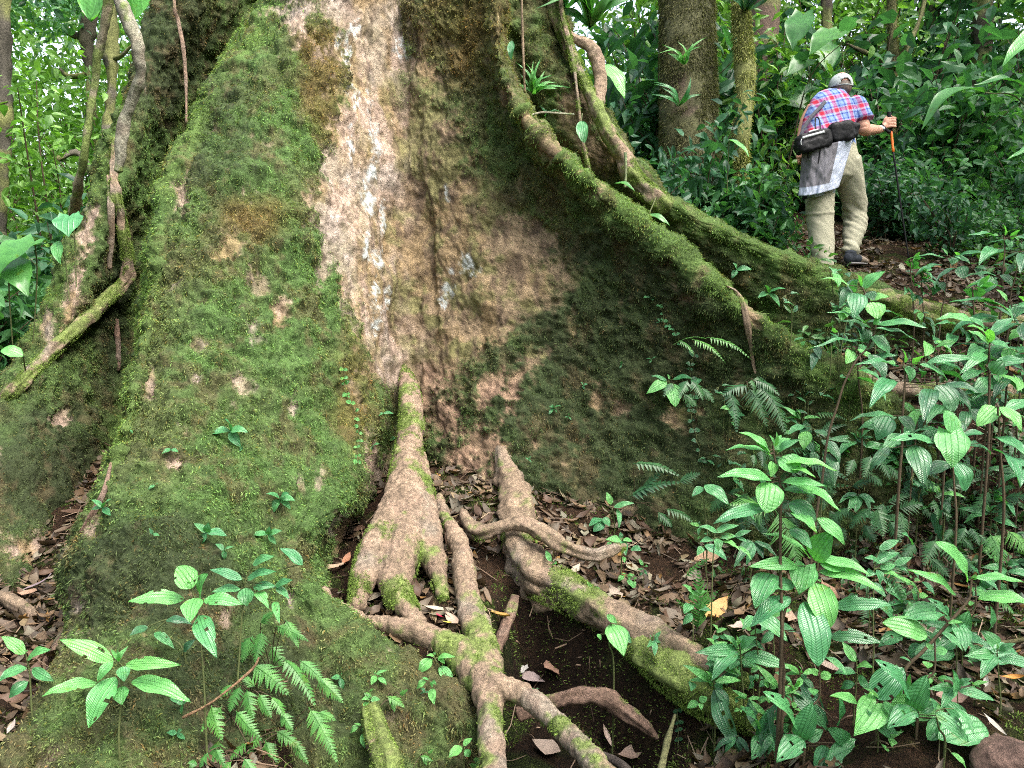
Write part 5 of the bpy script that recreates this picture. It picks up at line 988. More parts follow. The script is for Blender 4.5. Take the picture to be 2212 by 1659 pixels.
fern('dark fern behind the bright ribbed plants in the hollow', c9, [(1270,220,1450,610,190,16),(1190,560,1180,770,150,12),(1330,230,1480,420,130,12),(1180,560,1270,640,90,9),(1100,280,1140,520,120,12)], root=(1270,600), dd=.25, mat=L_FERND, tooth=False, n=14, fill=.65)
fern('blotchy dark fern in the hollow below the pale heart leaves', c6, [(1300,1600,1250,1790,150,9),(1400,1640,1560,1600,160,9),(1400,1650,1430,1830,150,9),(1330,1600,1480,1540,120,8)], root=(1350,1750), dd=.25, mat=L_FERND, n=9)
fern('pale fern at the right edge above the leaning branched plant', c9, [(1990,140,2075,350,190,14),(2100,120,2240,260,180,14),(2020,560,2160,660,120,9),(2060,150,1960,260,90,9)], root=(2050,420), dd=.3, n=13)
fern('dark fern low at the right edge behind the leaning branched plant', c9, [(1640,180,1560,350,150,10),(1680,180,1800,380,160,10),(1600,300,1730,420,140,10),(1760,250,1900,400,120,9),(1500,200,1420,330,120,9)], root=(1680,480), dd=.25, mat=L_FERND, n=10)

fern('second glossy fern tangled below the drooping cluster on the left lobe', c7, [(1560,1130,1480,1300,130,10),(1600,1150,1640,1350,140,10),(1500,1120,1420,1200,90,8),(1680,1180,1760,1340,130,10),(1760,1200,1850,1330,120,9),(1820,1300,1900,1420,110,9),(1650,1130,1560,1060,90,8)], root=(1620,1180), dd=.12)
fern('small glossy fern sprigs at the very bottom left of the middle', c7, [(1350,1560,1290,1659,90,8),(1400,1540,1460,1659,90,8),(1580,1600,1650,1700,110,9),(1500,1620,1420,1700,90,8),(1280,1640,1220,1620,70,7)], root=(1450,1560), dd=.1)
fern('glossy fern fronds fanning under the ribbed slender plant', c7, [(1640,800,1560,980,120,12),(1690,720,1780,640,90,10),(1720,860,1640,860,110,10),(1760,870,1840,1010,130,12)], root=(1700,900), dd=.1)
# ---------------------------------------------------------------- the hiker
FD = min(max(hit(1850, 576)[2], 6.2), 7.2) - .12
def q(u, v, dd=0.0): return P(u, v, FD + dd)
PX = FD / FPX
def etube(pts, rx, ry, side=(1, 0, 0), n=8, sides=24):
    """elliptical limb: pts (k,3), rx along the side vector, ry across it (metres)"""
    c = crom(np.column_stack([pts, rx, ry]), n); x0 = np.array(side, float); t = nrm(np.gradient(c[:, :3], axis=0)); a = np.linspace(0, 2 * math.pi, sides, endpoint=False); rings = []
    for i in range(len(c)):
        x = nrm(x0 - t[i] * np.dot(x0, t[i])); y = np.cross(t[i], x); rings.append(c[i, :3] + np.cos(a)[:, None] * x * max(c[i, 3], 1e-3) + np.sin(a)[:, None] * y * max(c[i, 4], 1e-3))
    V = np.vstack(rings + [c[:1, :3] - t[:1] * c[0, 3] * .5, c[-1:, :3] + t[-1:] * c[-1, 3] * .5]); F = grid_faces(len(c), sides, True).tolist(); L = (len(c) - 1) * sides
    F += [[len(V) - 2, (j + 1) % sides, j] for j in range(sides)] + [[len(V) - 1, L + j, L + (j + 1) % sides] for j in range(sides)]
    return V, F
def ball(c, r, n=14):
    t, a = np.meshgrid(np.linspace(.02, math.pi - .02, n), np.linspace(0, 2 * math.pi, 2 * n, endpoint=False), indexing='ij')
    V = np.array(c) + np.stack([np.sin(t) * np.cos(a) * r[0], np.sin(t) * np.sin(a) * r[1], np.cos(t) * r[2]], -1).reshape(-1, 3); F = grid_faces(n, 2 * n, True).tolist(); F += [list(range(2 * n))[::-1], list(range((n - 1) * 2 * n, n * 2 * n))]
    return V, F
M_SKIN = mat_plain('skin', (.52, .27, .19), .55, .35, .12, 30, .001)
M_TROU = mat_plain('khaki_cloth', (.33, .315, .235), .9, .15, .08, 300, .0006)
M_BLK = mat_plain('black_nylon', (.008, .008, .010), .6, .25, .3, 200, .0006)
M_STRAP = mat_plain('grey_webbing', (.07, .07, .085), .8, .2, .2, 300, .0005)
M_REFL = mat_plain('reflective_strip', (.42, .44, .46), .4, .5, .1, 100, 0)
M_HAIR = mat_plain('grey_brown_hair', (.12, .095, .08), .7, .3, .4, 220, .002)
M_ORANGE = mat_plain('orange_paint', (.85, .17, .02), .4, .5, .1, 60, 0)
M_METAL = mat_plain('watch_metal', (.6, .6, .62), .3, .6, .05, 60, 0, 1.0)
M_COLOR = mat_surface('dyed_cloth', .9, 300, 900, .92, 1.08, .0005, .15)
def mat_plaid():
    m, nt, b, o = new_mat('plaid_shirt'); tc = N(nt, 'ShaderNodeTexCoord'); mp = N(nt, 'ShaderNodeMapping'); mp.inputs['Rotation'].default_value = (0, R(13), 0); nt.links.new(tc.outputs['Object'], mp.inputs[0])
    s = N(nt, 'ShaderNodeSeparateXYZ'); nt.links.new(mp.outputs[0], s.inputs[0])
    def band(src, per, off, stops):
        a = N(nt, 'ShaderNodeMath', operation='MULTIPLY_ADD'); nt.links.new(src, a.inputs[0]); a.inputs[1].default_value = 1 / per; a.inputs[2].default_value = off
        f = N(nt, 'ShaderNodeMath', operation='FRACT'); nt.links.new(a.outputs[0], f.inputs[0]); return ramp(nt, f.outputs[0], stops)
    LB, RD, BL, WH, PK = (.17, .25, .47), (.42, .025, .05), (.03, .055, .24), (.28, .34, .48), (.38, .10, .18)
    st = [(0, LB), (.16, LB), (.19, BL), (.27, BL), (.30, WH), (.40, WH), (.43, PK), (.50, RD), (.66, RD), (.70, PK), (.74, WH), (.82, BL), (.88, BL), (.91, LB), (1, LB)]
    A = band(s.outputs[0], .125, 100.2, st); B = band(s.outputs[2], .115, 100.55, st)
    mx = N(nt, 'ShaderNodeMix', data_type='RGBA'); mx.inputs[0].default_value = .5; nt.links.new(A.outputs[0], mx.inputs[6]); nt.links.new(B.outputs[0], mx.inputs[7])
    nt.links.new(mx.outputs[2], b.inputs['Base Color']); b.inputs['Roughness'].default_value = .9; b.inputs['Specular IOR Level'].default_value = .15
    n = noise_node(nt, 14, 3, .5, tc.outputs['Object']); bump(nt, n.outputs[0], b, .02, .5); return m
M_PLAID = mat_plaid()
g0 = hit(1850, 576)[0]
man = empty('person', q(1800, 560), 'person seen from behind in plaid shirt, cap and khaki trousers climbing the trail', 'person'); man.location.z = float(g0[2])
A_ = lambda L: np.array([q(*p[:3]) for p in L]); RX = lambda L: np.array([p[3] for p in L]) * PX; RY = lambda L: np.array([p[4] for p in L]) * PX
def et(L, **k): return etube(A_(L), RX(L), RY(L), **k)
# foot points on the ground
def on_ground(u, v, dd):
    p = q(u, v, dd); p[2] = float(H(p[0], p[1])[0]); return p
lf = q(1778, 588, -.05); lfz = float(H(lf[0], lf[1])[0])
headc = q(1816, 187, .20)
fing = []
for k in range(4):
    y = 254.5 + 6.2 * k; fing.append(et([(1914, y + 2, .27, 2.8, 2.8), (1926, y, .255, 2.8, 2.8), (1933.5, y + .5, .275, 2.7, 2.7), (1933, y + 1.5, .31, 2.5, 2.5), (1926, y + 3, .335, 2.2, 2.2)], sides=10, n=4))
fing.append(et([(1908, 268, .28, 3.5, 3.2), (1913, 256, .30, 3.2, 3), (1920, 250, .31, 2.7, 2.6), (1927, 251, .32, 2.3, 2.2)], sides=10, n=4))
body = [ball(headc, (.080, .100, .118)), et([(1816, 196, .20, 15, 15), (1811, 212, .15, 16, 16), (1806, 226, .1, 20, 18)]),
  et([(1803, 216, .13, 26, 20), (1800, 235, .11, 38, 24), (1796, 265, .06, 38, 26), (1794, 300, 0, 36, 26), (1795, 335, -.02, 40, 28), (1797, 362, 0, 38, 26)]),
  et([(1845, 222, .12, 15, 14), (1858, 245, .1, 14.5, 14), (1864, 268, .07, 13.5, 13.5), (1867, 280, .075, 13.5, 13), (1882, 280.5, .15, 12, 11.5), (1897, 280, .21, 9, 8.5), (1905, 278, .25, 7.2, 6.8), (1911, 272, .275, 8, 6.5)], side=(0, 0, 1)),
  ball(q(1916, 266, .28), (.036, .032, .046)),
  et([(1757, 232, .1, 14, 14), (1740, 262, .12, 12, 12), (1733, 290, .12, 10.5, 10.5), (1728, 318, .06, 8, 8), (1727, 330, .03, 7, 6.5), (1727, 342, .02, 8, 5)]),
  et([(1774, 360, 0, 22, 22), (1772, 400, -.01, 20, 20), (1771, 460, -.01, 15, 15), (1774, 520, -.04, 13, 13), (1778, 575, -.05, 9, 9)]),
  et([(1826, 360, 0, 22, 22), (1834, 405, .09, 20, 20), (1845, 452, .17, 15, 15), (1842, 500, .12, 13, 13), (1836, 548, .05, 9, 9)]),
  ball(headc + [-.082, 0.01, -.02], (.012, .02, .032), 8), ball(headc + [.082, 0.01, -.02], (.012, .02, .032), 8), ball(headc + [.0, .105, -.015], (.014, .02, .02), 8)] + fing
for k in range(4): body.append(et([(1724 + k * 2.3, 342, .02 + k * .01, 2.4, 2.4), (1724 + k * 2.3, 350, .02 + k * .01, 2.2, 2.2), (1725 + k * 2.3, 356 - k % 2, .035 + k * .01, 1.8, 1.8)], sides=8, n=3))
fused('body', body, .0065, M_SKIN, man, 2)
# hair below the cap
hr = fused('hair', [ball(headc + [0, -.012, -.012], (.086, .098, .082))], .008, M_HAIR, man, 1, lambda c: np.where(c[:, 2] < headc[2] - .075, -.02, 0.) + (fbm(c, 60, 3, 1) - .5) * .008)
# shirt
wr = lambda s, a: (lambda c: (fbm(c * np.array([1, 1, .6]), s, 4, 7) - .5) * a)
fused('shirt', [et([(1812, 213, .15, 22, 17), (1809, 217, .13, 34, 24), (1804, 222, .11, 44, 28), (1800, 232, .09, 50, 32), (1796, 250, .07, 54, 34), (1791, 268, .05, 56, 34), (1789, 285, .02, 57, 34), (1789, 305, 0, 57, 34), (1792, 325, 0, 56, 34)], sides=40),
  et([(1838, 224, .12, 19, 18), (1850, 228, .11, 21, 20), (1857, 240, .09, 21.5, 20), (1862, 252, .075, 21.5, 20), (1864, 259, .07, 22, 20.5)], side=(1, 0, .25)),
  et([(1774, 228, .1, 15, 17), (1762, 236, .1, 16, 18), (1752, 252, .11, 16, 17), (1746, 268, .11, 16, 16)]),
  et([(1814, 205, .17, 15, 15), (1813, 211, .15, 19, 18)])], .010, M_PLAID, man, 2, wr(11, .028))
# trousers with folds gathered at knee and ankle
def tfold(c):
    U_, V_, D_ = UV(c); z = (c * np.array([.5, .5, 1.6])) + (c[:, :1] * np.array([0, 0, 1.1])); b = fbm(z, 13, 4, 17) - .5
    kn = np.exp(-((V_ - 470) / 28) ** 2) * (U_ > 1812) + np.exp(-((V_ - 535) / 22) ** 2) * (U_ > 1812) + .4
    seam = np.where((np.abs(V_ - 463 - (U_ - 1744) * -.09) < 2.2) & (U_ < 1803), .006, 0)
    return b * .045 * kn + np.sin(c[:, 2] * 95 + c[:, 0] * 55) * .004 * (kn - .4) + seam
fused('trousers', [et([(1797, 300, 0, 50, 30), (1797, 322, 0, 52, 34), (1799, 345, -.01, 54, 36), (1800, 368, 0, 54, 35), (1800, 385, 0, 48, 30)], sides=36),
  et([(1774, 350, 0, 30, 34), (1772, 395, -.02, 31, 32), (1771, 440, -.02, 29.5, 29), (1772, 475, -.01, 28, 27), (1775, 515, -.03, 26, 25), (1777, 555, -.05, 23, 23), (1779, 590, -.05, 19, 21)]),
  et([(1828, 345, 0, 29, 33), (1834, 375, .04, 29, 32), (1840, 410, .10, 28, 29), (1846, 445, .16, 25.5, 27), (1847, 470, .17, 24, 25), (1845, 500, .13, 22, 23), (1840, 528, .08, 19, 20), (1837, 547, .05, 16.5, 18)])], .010, M_TROU, man, 2, tfold)
# shoes
def shoe(heel, toe, lab=None):
    ax = nrm(toe - heel); L = np.linalg.norm(toe - heel); up = np.array([0, 0, 1.0]); sd = np.cross(ax, up)
    pts = np.array([heel - ax * .01 + up * .055, heel + ax * .2 * L + up * .06, heel + ax * .5 * L + up * .055, heel + ax * .8 * L + up * .042, toe + up * .036])
    c = lambda p: np.where((((p - heel) @ ax) < .55 * L)[:, None], np.array([.035, .04, .05]), np.array([.24, .19, .15]))
    s = fused('shoe', [etube(pts, np.array([.034, .042, .046, .05, .036]), np.array([.04, .045, .04, .03, .024]), side=tuple(sd)), etube(np.array([heel + ax * .05 + up * .06, heel + ax * .045 + up * .115]), np.array([.043, .045]), np.array([.05, .055]), side=tuple(sd))], .006, M_COLOR, man, 2, None, c)
    pl = np.array([heel + ax * .02, heel + ax * .5 * L, toe - ax * .015]) + up * .013
    fz = fused('sole', [etube(pl, np.array([.042, .05, .042]), np.array([.014, .013, .013]), side=tuple(sd))], .005, mat_plain('rubber_sole', (.16, .15, .15), .8, .2), man, 1)
    fz.parent = s; fz.location = (0, 0, 0); return s
h1, t1 = q(1830, 571, .0), q(1868, 574, .16); zz = float(max(H(h1[0], h1[1])[0], H(t1[0], t1[1])[0])); h1[2] = t1[2] = (h1[2] + t1[2]) / 2
shoe(h1, t1)
h2 = q(1776, 600, -.1); t2 = q(1790, 602, .12); h2[2] = t2[2] = h2[2] - .02; shoe(h2, t2)
# a low earth step under the feet so that he stands on the trail
def mound(c, r, h):
    t, a = np.meshgrid(np.linspace(0, 1, 16), np.linspace(0, 2 * math.pi, 40, endpoint=False), indexing='ij'); x = c[0] + r * t * np.cos(a); y = c[1] + r * .8 * t * np.sin(a)
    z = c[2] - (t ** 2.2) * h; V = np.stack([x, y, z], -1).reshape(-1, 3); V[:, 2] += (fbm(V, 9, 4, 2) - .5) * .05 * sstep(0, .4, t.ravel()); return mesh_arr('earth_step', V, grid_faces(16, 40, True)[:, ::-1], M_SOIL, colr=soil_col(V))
mo = mound((h1 + t1) / 2 + np.array([0.03, .1, -.003]), .48, max(.18, float((h1[2] - H(h1[0], h1[1])[0]) + .22))); tag(mo, kind='structure')
ml = mound((h2 + t2) / 2 + np.array([0, .05, -.003]), .42, max(.2, float(h2[2] - H(h2[0], h2[1])[0] + .22))); tag(ml, kind='structure')
# cap with the opening at the back
t, a = np.meshgrid(np.linspace(0, math.pi * .56, 22), np.linspace(0, 2 * math.pi, 56, endpoint=False), indexing='ij')
cap_c = headc + [0, 0, .008]; Vc = np.stack([np.sin(t) * np.cos(a) * .099, np.sin(t) * np.sin(a) * .112, np.cos(t) * .104], -1); Fc = grid_faces(22, 56, True); fc = Vc.reshape(-1, 3)[Fc].mean(1)
hole = (fc[:, 1] < 0) & ((fc[:, 0] / .048) ** 2 + ((fc[:, 2] + .012) / .052) ** 2 < 1) & (fc[:, 2] > -.008)
Wc = Vc.reshape(-1, 3) + cap_c; ccol = np.array([.42, .46, .45]) * np.where(fbm(Wc, 45, 3, 71) > .58, .45, 1)[:, None]
cp = mesh_arr('cap', local(man, Wc), Fc[~hole], M_COLOR, man, colr=ccol); cp.modifiers.new('s', 'SOLIDIFY').thickness = .003
bx, by = np.meshgrid(np.linspace(-1, 1, 12), np.linspace(0, 1, 5), indexing='ij'); br = cap_c + np.stack([bx * .075 * (1 - .15 * by ** 2), .1 + by * .075 * (1 - .35 * bx ** 2), -.01 - .018 * bx ** 2 - by * .02], -1)
bm_ = mesh_arr('brim', np.asarray(br.reshape(-1, 3)) - np.array(man.location), grid_faces(12, 5), M_COLOR, cp, colr=np.tile([.36, .38, .34], (60, 1))); bm_.modifiers.new('s', 'SOLIDIFY').thickness = .004
# jacket tied round the waist
rw = [(0, 1733, 322, 1842, 300), (.25, 1731, 346, 1836, 326), (.5, 1729, 372, 1828, 352), (.75, 1727, 398, 1820, 380), (1, 1724, 424, 1812, 405)]
ra = np.array(rw); nt_, ns_ = 44, 60; T, S = np.meshgrid(np.linspace(0, 1, nt_), np.linspace(0, 1, ns_), indexing='ij'); i4 = [np.interp(T, ra[:, 0], ra[:, k]) for k in (1, 2, 3, 4)]
Uj = i4[0] + (i4[2] - i4[0]) * S; Vj = i4[1] + (i4[3] - i4[1]) * S + np.sin(S * math.pi) * 4 * T; wav = np.sin(S * 17 + T * 1.5) * .012 * (.3 + T) + (fbm(np.stack([S * 3, T * 1.2, T * 0], -1), 3, 3, 5) - .5) * .05
dj = -.25 + (np.abs(S - .5) * 2) ** 2.2 * .10 + wav + T * .02; Wj = P(Uj, Vj, FD + dj)
band = (S > .72) | (T > .83); dark = ((np.abs(S - .13 - T * .02) < .016) & (T < .25)) | ((np.abs(S - .36) < .02) & (T > .08) & (T < .38))
cj = np.where(band[..., None], np.array([.44, .48, .60]), np.array([.15, .145, .165])) * np.ones((nt_, ns_, 1)); cj = np.where(dark[..., None], np.array([.01, .01, .012]), cj)
jk = mesh_arr('jacket', local(man, Wj.reshape(-1, 3)), grid_faces(nt_, ns_), M_COLOR, man, colr=cj.reshape(-1, 3)); jk.modifiers.new('s', 'SOLIDIFY').thickness = .008
T2, S2 = np.meshgrid(np.linspace(0, 1, 14), np.linspace(0, 1, 40), indexing='ij'); U2 = 1735 + (1806 - 1735) * S2 - T2 * 3; V2 = 405 + T2 * (26 - 14 * S2); W2 = P(U2, V2, FD - .165 + .02 * np.sin(S2 * 11) + (np.abs(S2 - .5) * 2) ** 2 * .08)
c2_ = np.where((S2 < .16)[..., None], np.array([.03, .03, .045]), np.array([.30, .33, .36])) * np.ones((14, 40, 1)); j2 = mesh_arr('jacket_sleeve', W2.reshape(-1, 3) - np.array(man.location), grid_faces(14, 40), M_COLOR, jk, colr=c2_.reshape(-1, 3)); j2.modifiers.new('s', 'SOLIDIFY').thickness = .006
# wristwatch
fused('wristwatch', [et([(1900, 279.5, .225, 9, 8.8), (1904.5, 278.6, .247, 8.6, 8.4)], side=(0, 0, 1)), ball(q(1903, 279, .19), (.012, .008, .014), 8)], .004, M_METAL, man, 1)
# waist pack
pk = empty('waist_pack', q(1780, 300, -.2), 'black waist pack with grey reflective strip worn at the back of the hiker', 'bag')
def rbox(u, v, dd, w, h, dp, rot, bulge=.0, n=9):
    """soft edged pouch, sizes in picture px across and metres deep"""
    g = np.linspace(-1, 1, n); P_ = []
    c = q(u, v, dd); ex = nrm(q(u + math.cos(R(rot)) * 10, v + math.sin(R(rot)) * 10, dd) - c); ey = np.array([0, 1.0, 0]); ey = nrm(ey - ex * (ey @ ex)); ez = np.cross(ex, ey)
    t, a = np.meshgrid(np.linspace(.05, math.pi - .05, 18), np.linspace(0, 2 * math.pi, 36, endpoint=False), indexing='ij'); s = lambda x: np.sign(x) * np.abs(x) ** .45
    X = s(np.sin(t)) * s(np.cos(a)); Yy = s(np.sin(t)) * s(np.sin(a)); Zz = s(np.cos(t))
    V = c + X[..., None] * ex * w * PX / 2 + Yy[..., None] * ey * dp / 2 * 1.0 + Zz[..., None] * ez * h * PX / 2; V = V.reshape(-1, 3); F = grid_faces(18, 36, True).tolist() + [list(range(36))[::-1], list(range(17 * 36, 18 * 36))]; return V, F
crk = lambda c: (fbm(c, 22, 4, 33) - .5) * .022
p1 = fused('pouch', [rbox(1757, 305, -.225, 74, 40, .12, -14), rbox(1752, 314, -.25, 56, 22, .09, -14)], .007, M_BLK, pk, 2, crk)
p2 = fused('pouch', [rbox(1817, 285, -.20, 52, 42, .11, -8)], .007, M_BLK, pk, 2, crk)
fused('belt', [rbox(1730, 318, -.12, 24, 26, .12, -30), rbox(1840, 282, -.10, 22, 30, .14, 10), rbox(1786, 300, -.16, 110, 28, .05, -13)], .007, M_BLK, pk, 2, crk)
def ribbon(par, name, pts, w, mat, th=.003, nrmv=(0, -1, .1)):
    p_ = crom(np.array(pts), 8); t = nrm(np.gradient(p_, axis=0)); s = nrm(np.cross(t, np.array(nrmv))); V = np.stack([p_ - s * w / 2, p_ + s * w / 2], 1).reshape(-1, 3)
    o = mesh_arr(name, np.asarray(V) - np.array((par.parent or par).location if par.parent else par.location), grid_faces(len(p_), 2), mat, par); m = o.modifiers.new('s', 'SOLIDIFY'); m.thickness = th; m.offset = 0; return o
ribbon(p1, 'reflective_strip', [q(1733, 298, -.297), q(1745, 294, -.302), (q(1760, 290, -.302)), q(1781, 284, -.293)], 4.6 * PX, M_REFL)
ribbon(p1, 'reflective_strip', [q(1747, 285, -.285), q(1757, 282, -.288), q(1768, 279.5, -.285)], 3.4 * PX, M_REFL)
ribbon(p1, 'zip_pull', [q(1732, 300, -.30), q(1730, 306, -.305), q(1731, 313, -.30)], 1.6 * PX, M_REFL)
fused('grab_loop', [et([(1762, 287, -.22, 1.6, 1.2), (1761, 262, -.2, 1.6, 1.2), (1764, 253, -.2, 1.6, 1.2), (1770, 260, -.2, 1.6, 1.2), (1773, 284, -.22, 1.6, 1.2)], sides=8)], .003, M_BLK, pk, 0)
ribbon(pk, 'shoulder_strap', [q(1803, 201, .07), q(1790, 212, -.01), q(1773, 230, -.055), q(1756, 248, -.08), q(1743, 266, -.09), q(1733, 285, -.10), q(1727, 305, -.11)], 7.5 * PX, M_STRAP, nrmv=(-.15, -1, .5))
# trekking pole
tip, nn_, dt = hit(1964, 576); tp = P(1964, 574, dt - .01); pole = empty('trekking_pole', tp, 'black and orange trekking pole held in the right hand of the hiker', 'trekking pole')
gA, gB, gC = q(1920.5, 246, .295), q(1925, 283, .295), q(1929.5, 328, .29)
def rod(name, pts, r, mat, par=pole): return tube(name, np.array(pts), np.array(r), mat, par, sides=12, n=6)
gr = rod('grip', [gA + [0, 0, .012], gA, gA * .6 + gB * .4, gB], [.020, .019, .015, .014], M_BLK)
rod('upper_shaft', [gB, gC], [.0105, .0105], M_ORANGE); rod('lower_shaft', [gC, gC * .5 + tp * .5, tp + [0, 0, .03]], [.0085, .0075, .006], M_BLK); rod('tip', [tp + [0, 0, .03], tp - [0, 0, .01]], [.007, .004], M_METAL)
fused('wrist_strap', [et([(1924, 285, .27, 3.2, 1.4), (1916, 281, .235, 3.6, 1.4), (1908, 273, .225, 3.6, 1.4), (1905, 270, .25, 3.2, 1.4)], side=(0, 0, 1), sides=10), et([(1924, 285, .31, 3, 1.4), (1917, 284, .33, 3, 1.4), (1908, 274, .325, 3, 1.4)], side=(0, 0, 1), sides=10)], .0035, M_BLK, pole, 0)

# ---------------------------------------------------------------- lianas and broad leaves
def liana(lst, lab, colr=(.2, .17, .1), moss=.5, name='liana', cat='vine', tuft=0, group=None, rough=.4):
    W, r = uvd(lst); o = tube(name, W - W[-1], r, M_ROOT, None, colf=lambda p_: root_col_f(moss, len(lst), colr)(p_), sides=14, n=12, rough=rough, lumps=.12, seed=len(lst)); o.location = W[-1]; tag(o, lab, cat, group); return o
liana([(262,-420,4.75,10),(250,-200,4.75,10),(240,-40,4.75,10),(228,50,4.8,9.5),(212,120,4.85,9),(205,180,4.9,9),(192,260,4.92,8.5),(182,330,4.95,8),(170,400,5.1,8.5),(160,455,5.3,10),(152,520,5.7,10),(150,640,5.9,12)], 'pale mossy liana, left one of the pair crossing at the upper left', (.2,.18,.11), .55, tuft=1)
liana([(225,-420,4.6,12),(240,-200,4.6,12),(252,-30,4.6,11.5),(270,25,4.6,12),(290,75,4.62,12.5),(302,130,4.68,12),(302,175,4.74,11.5),(285,225,4.8,11),(268,270,4.85,11),(260,330,4.88,11),(256,370,4.9,9)], 'smooth grey liana bowing out and hugging the left flank of the giant tree', (.27,.26,.2), .25)
liana([(380,-200,4.9,3.5),(376,0,4.92,3.5),(385,45,4.95,4),(395,100,4.95,4),(400,150,4.97,3.5),(402,200,4.98,3),(403,265,4.98,3)], 'thin brown liana hanging down the dark flank between the left lobes', (.22,.15,.11), .05)
liana([(1126,-200,4.75,2.4),(1127,0,4.75,2.4),(1129,80,4.78,2.4),(1134,200,4.8,2.4)], 'thin straight hanging root in front of the upper right trunk', (.22,.16,.1), .05)
liana([(1140,250,4.85,2),(1170,243,4.9,2.2),(1210,245,4.9,2.2),(1240,247,4.9,2)], 'thin horizontal aerial root above the hanging oval leaf', (.24,.26,.18), .2)
liana([(1350,330,4.95,3),(1352,370,4.95,3),(1350,405,4.95,2.4)], 'green creeper stem with arrow leaves on the far right buttress', (.12,.18,.08), .2)
def bigleaf(lab, b, t, w, d0, d1, mat='b', kind='heart', name='broad_leaf', stem=None, group=None, **k):
    bw, tw = P(b[0], b[1], d0), P(t[0], t[1], d1); o = empty(name, bw, lab, 'leaf', group); m = {'b': L_BIG, 'm': L_MID, 'y': L_BRIGHT, 'd': L_DARK}[mat]
    leaf_obj(o, bw, tw, w * (d0 + d1) / 2 / FPX, m, name='blade', kind=kind, nl=17, **k)
    if stem:
        W = np.array([bw] + [P(*s) for s in stem]); V, F, c = tube_mesh(W, np.full(len(W), .004), sides=6, n=5); mesh_arr('stem', local(o, V), F, M_STEM, o)
    return o
bigleaf('huge light green leaf cut by the top edge behind the twin lianas', (300,-110), (190,40), 150, 6.4, 6.2, 'y', 'oval', stem=[(330,-300,6.5)])
bigleaf('second huge light green leaf at the top edge right of the liana', (300,-120), (285,45), 120, 6.6, 6.4, 'y', 'oval')
bigleaf('heart shaped ribbed leaf low beside the left flank of the giant tree', (150,465), (148,512), 62, 4.9, 4.8, 'm', 'heart', stem=[(160,500,5.0),(165,620,5.0)])
bigleaf('folded bright leaf hanging below the heart shaped ribbed leaf', (125,520), (130,570), 26, 4.9, 4.85, 'y', 'lance', stem=[(140,560,5.0),(150,650,5.0)])
bigleaf('broad pale leaf at the left edge', (75,520), (-10,600), 80, 4.6, 4.4, 'b', 'heart', stem=[(80,600,4.8),(70,760,4.9)])
bigleaf('blue green lobed leaf at the left edge below the broad pale leaf', (20,560), (60,640), 66, 4.6, 4.5, 'b', 'heart', stem=[(20,640,4.8),(30,780,4.9)])
bigleaf('yellow green leaf above the left mossy root', (50,770), (2,755), 30, 4.5, 4.5, 'y', 'oval', stem=[(55,800,4.6)])
bigleaf('hanging leaf with white blotches in front of the far right buttress', (1255,262), (1262,308), 26, 4.8, 4.75, 'm', 'oval', stem=[(1258,245,4.82)])
bigleaf('narrow pale leaf resting on the moss between the two right buttresses', (1402,462), (1447,487), 16, 4.85, 4.8, 'b', 'lance', stem=[(1420,420,5.2)])
bigleaf('arrow shaped pale leaf on the green creeper stem', (1328,395), (1372,412), 18, 4.9, 4.85, 'b', 'lance')
bigleaf('translucent yellow green leaf hanging above the far right buttress', (1300,140), (1350,212), 42, 5.6, 5.5, 'y', 'lance', stem=[(1290,100,5.6)])
bigleaf('dangling narrow leaf on the trunk beside the thin straight root', (1106,88), (1104,130), 16, 4.6, 4.6, 'm', 'lance')
for i, (b_, t_, w_, d_) in enumerate([((1735,30),(1712,110),60,8.6),((1815,68),(1748,118),64,8.2),((1748,128),(1698,165),44,8.4),((1690,205),(1745,240),80,8.8),((1775,95),(1790,160),60,9),((1830,215),(1860,260),50,9.2)]):
    bigleaf(['large drooping elephant ear leaf at the top beside the dark trunk', 'large pale elephant ear leaf pointing left above the hiker', 'narrow arum leaf left of the cap of the hiker', 'dark arum leaf beside the left shoulder of the hiker', 'shaded arum leaf just above the cap of the hiker', 'shaded arum leaf behind the raised arm of the hiker'][i], b_, t_, w_, d_, d_ - .15, 'b', 'heart', stem=[(b_[0] + 14, b_[1] + 150, d_), (b_[0] + 20, b_[1] + 330, d_)])
bigleaf('long arching banana like leaf at the right, folded over to the left', (2128,200), (1990,275), 46, 4.6, 4.5, 'b', 'lance', arch=.22, stem=[(2212,225,4.7),(2300,420,4.8)])
bigleaf('pale torn arching leaf reaching left from the right edge', (2240,205), (2105,180), 36, 4.7, 4.6, 'b', 'lance', holes=3, stem=[(2300,420,4.8)])
bigleaf('bright long leaf cut by the upper right edge', (2290,60), (2165,140), 54, 4.9, 4.8, 'y', 'lance', stem=[(2340,300,4.9)])
bigleaf('bright narrow leaf at the right edge beside the trail', (2290,310), (2175,345), 22, 4.9, 4.8, 'y', 'lance', stem=[(2330,420,4.9)])
bigleaf('bright long leaf in the shrubs left of the hiker', (1575,302), (1618,338), 18, 6.2, 6.1, 'y', 'lance', stem=[(1570,420,6.3)])
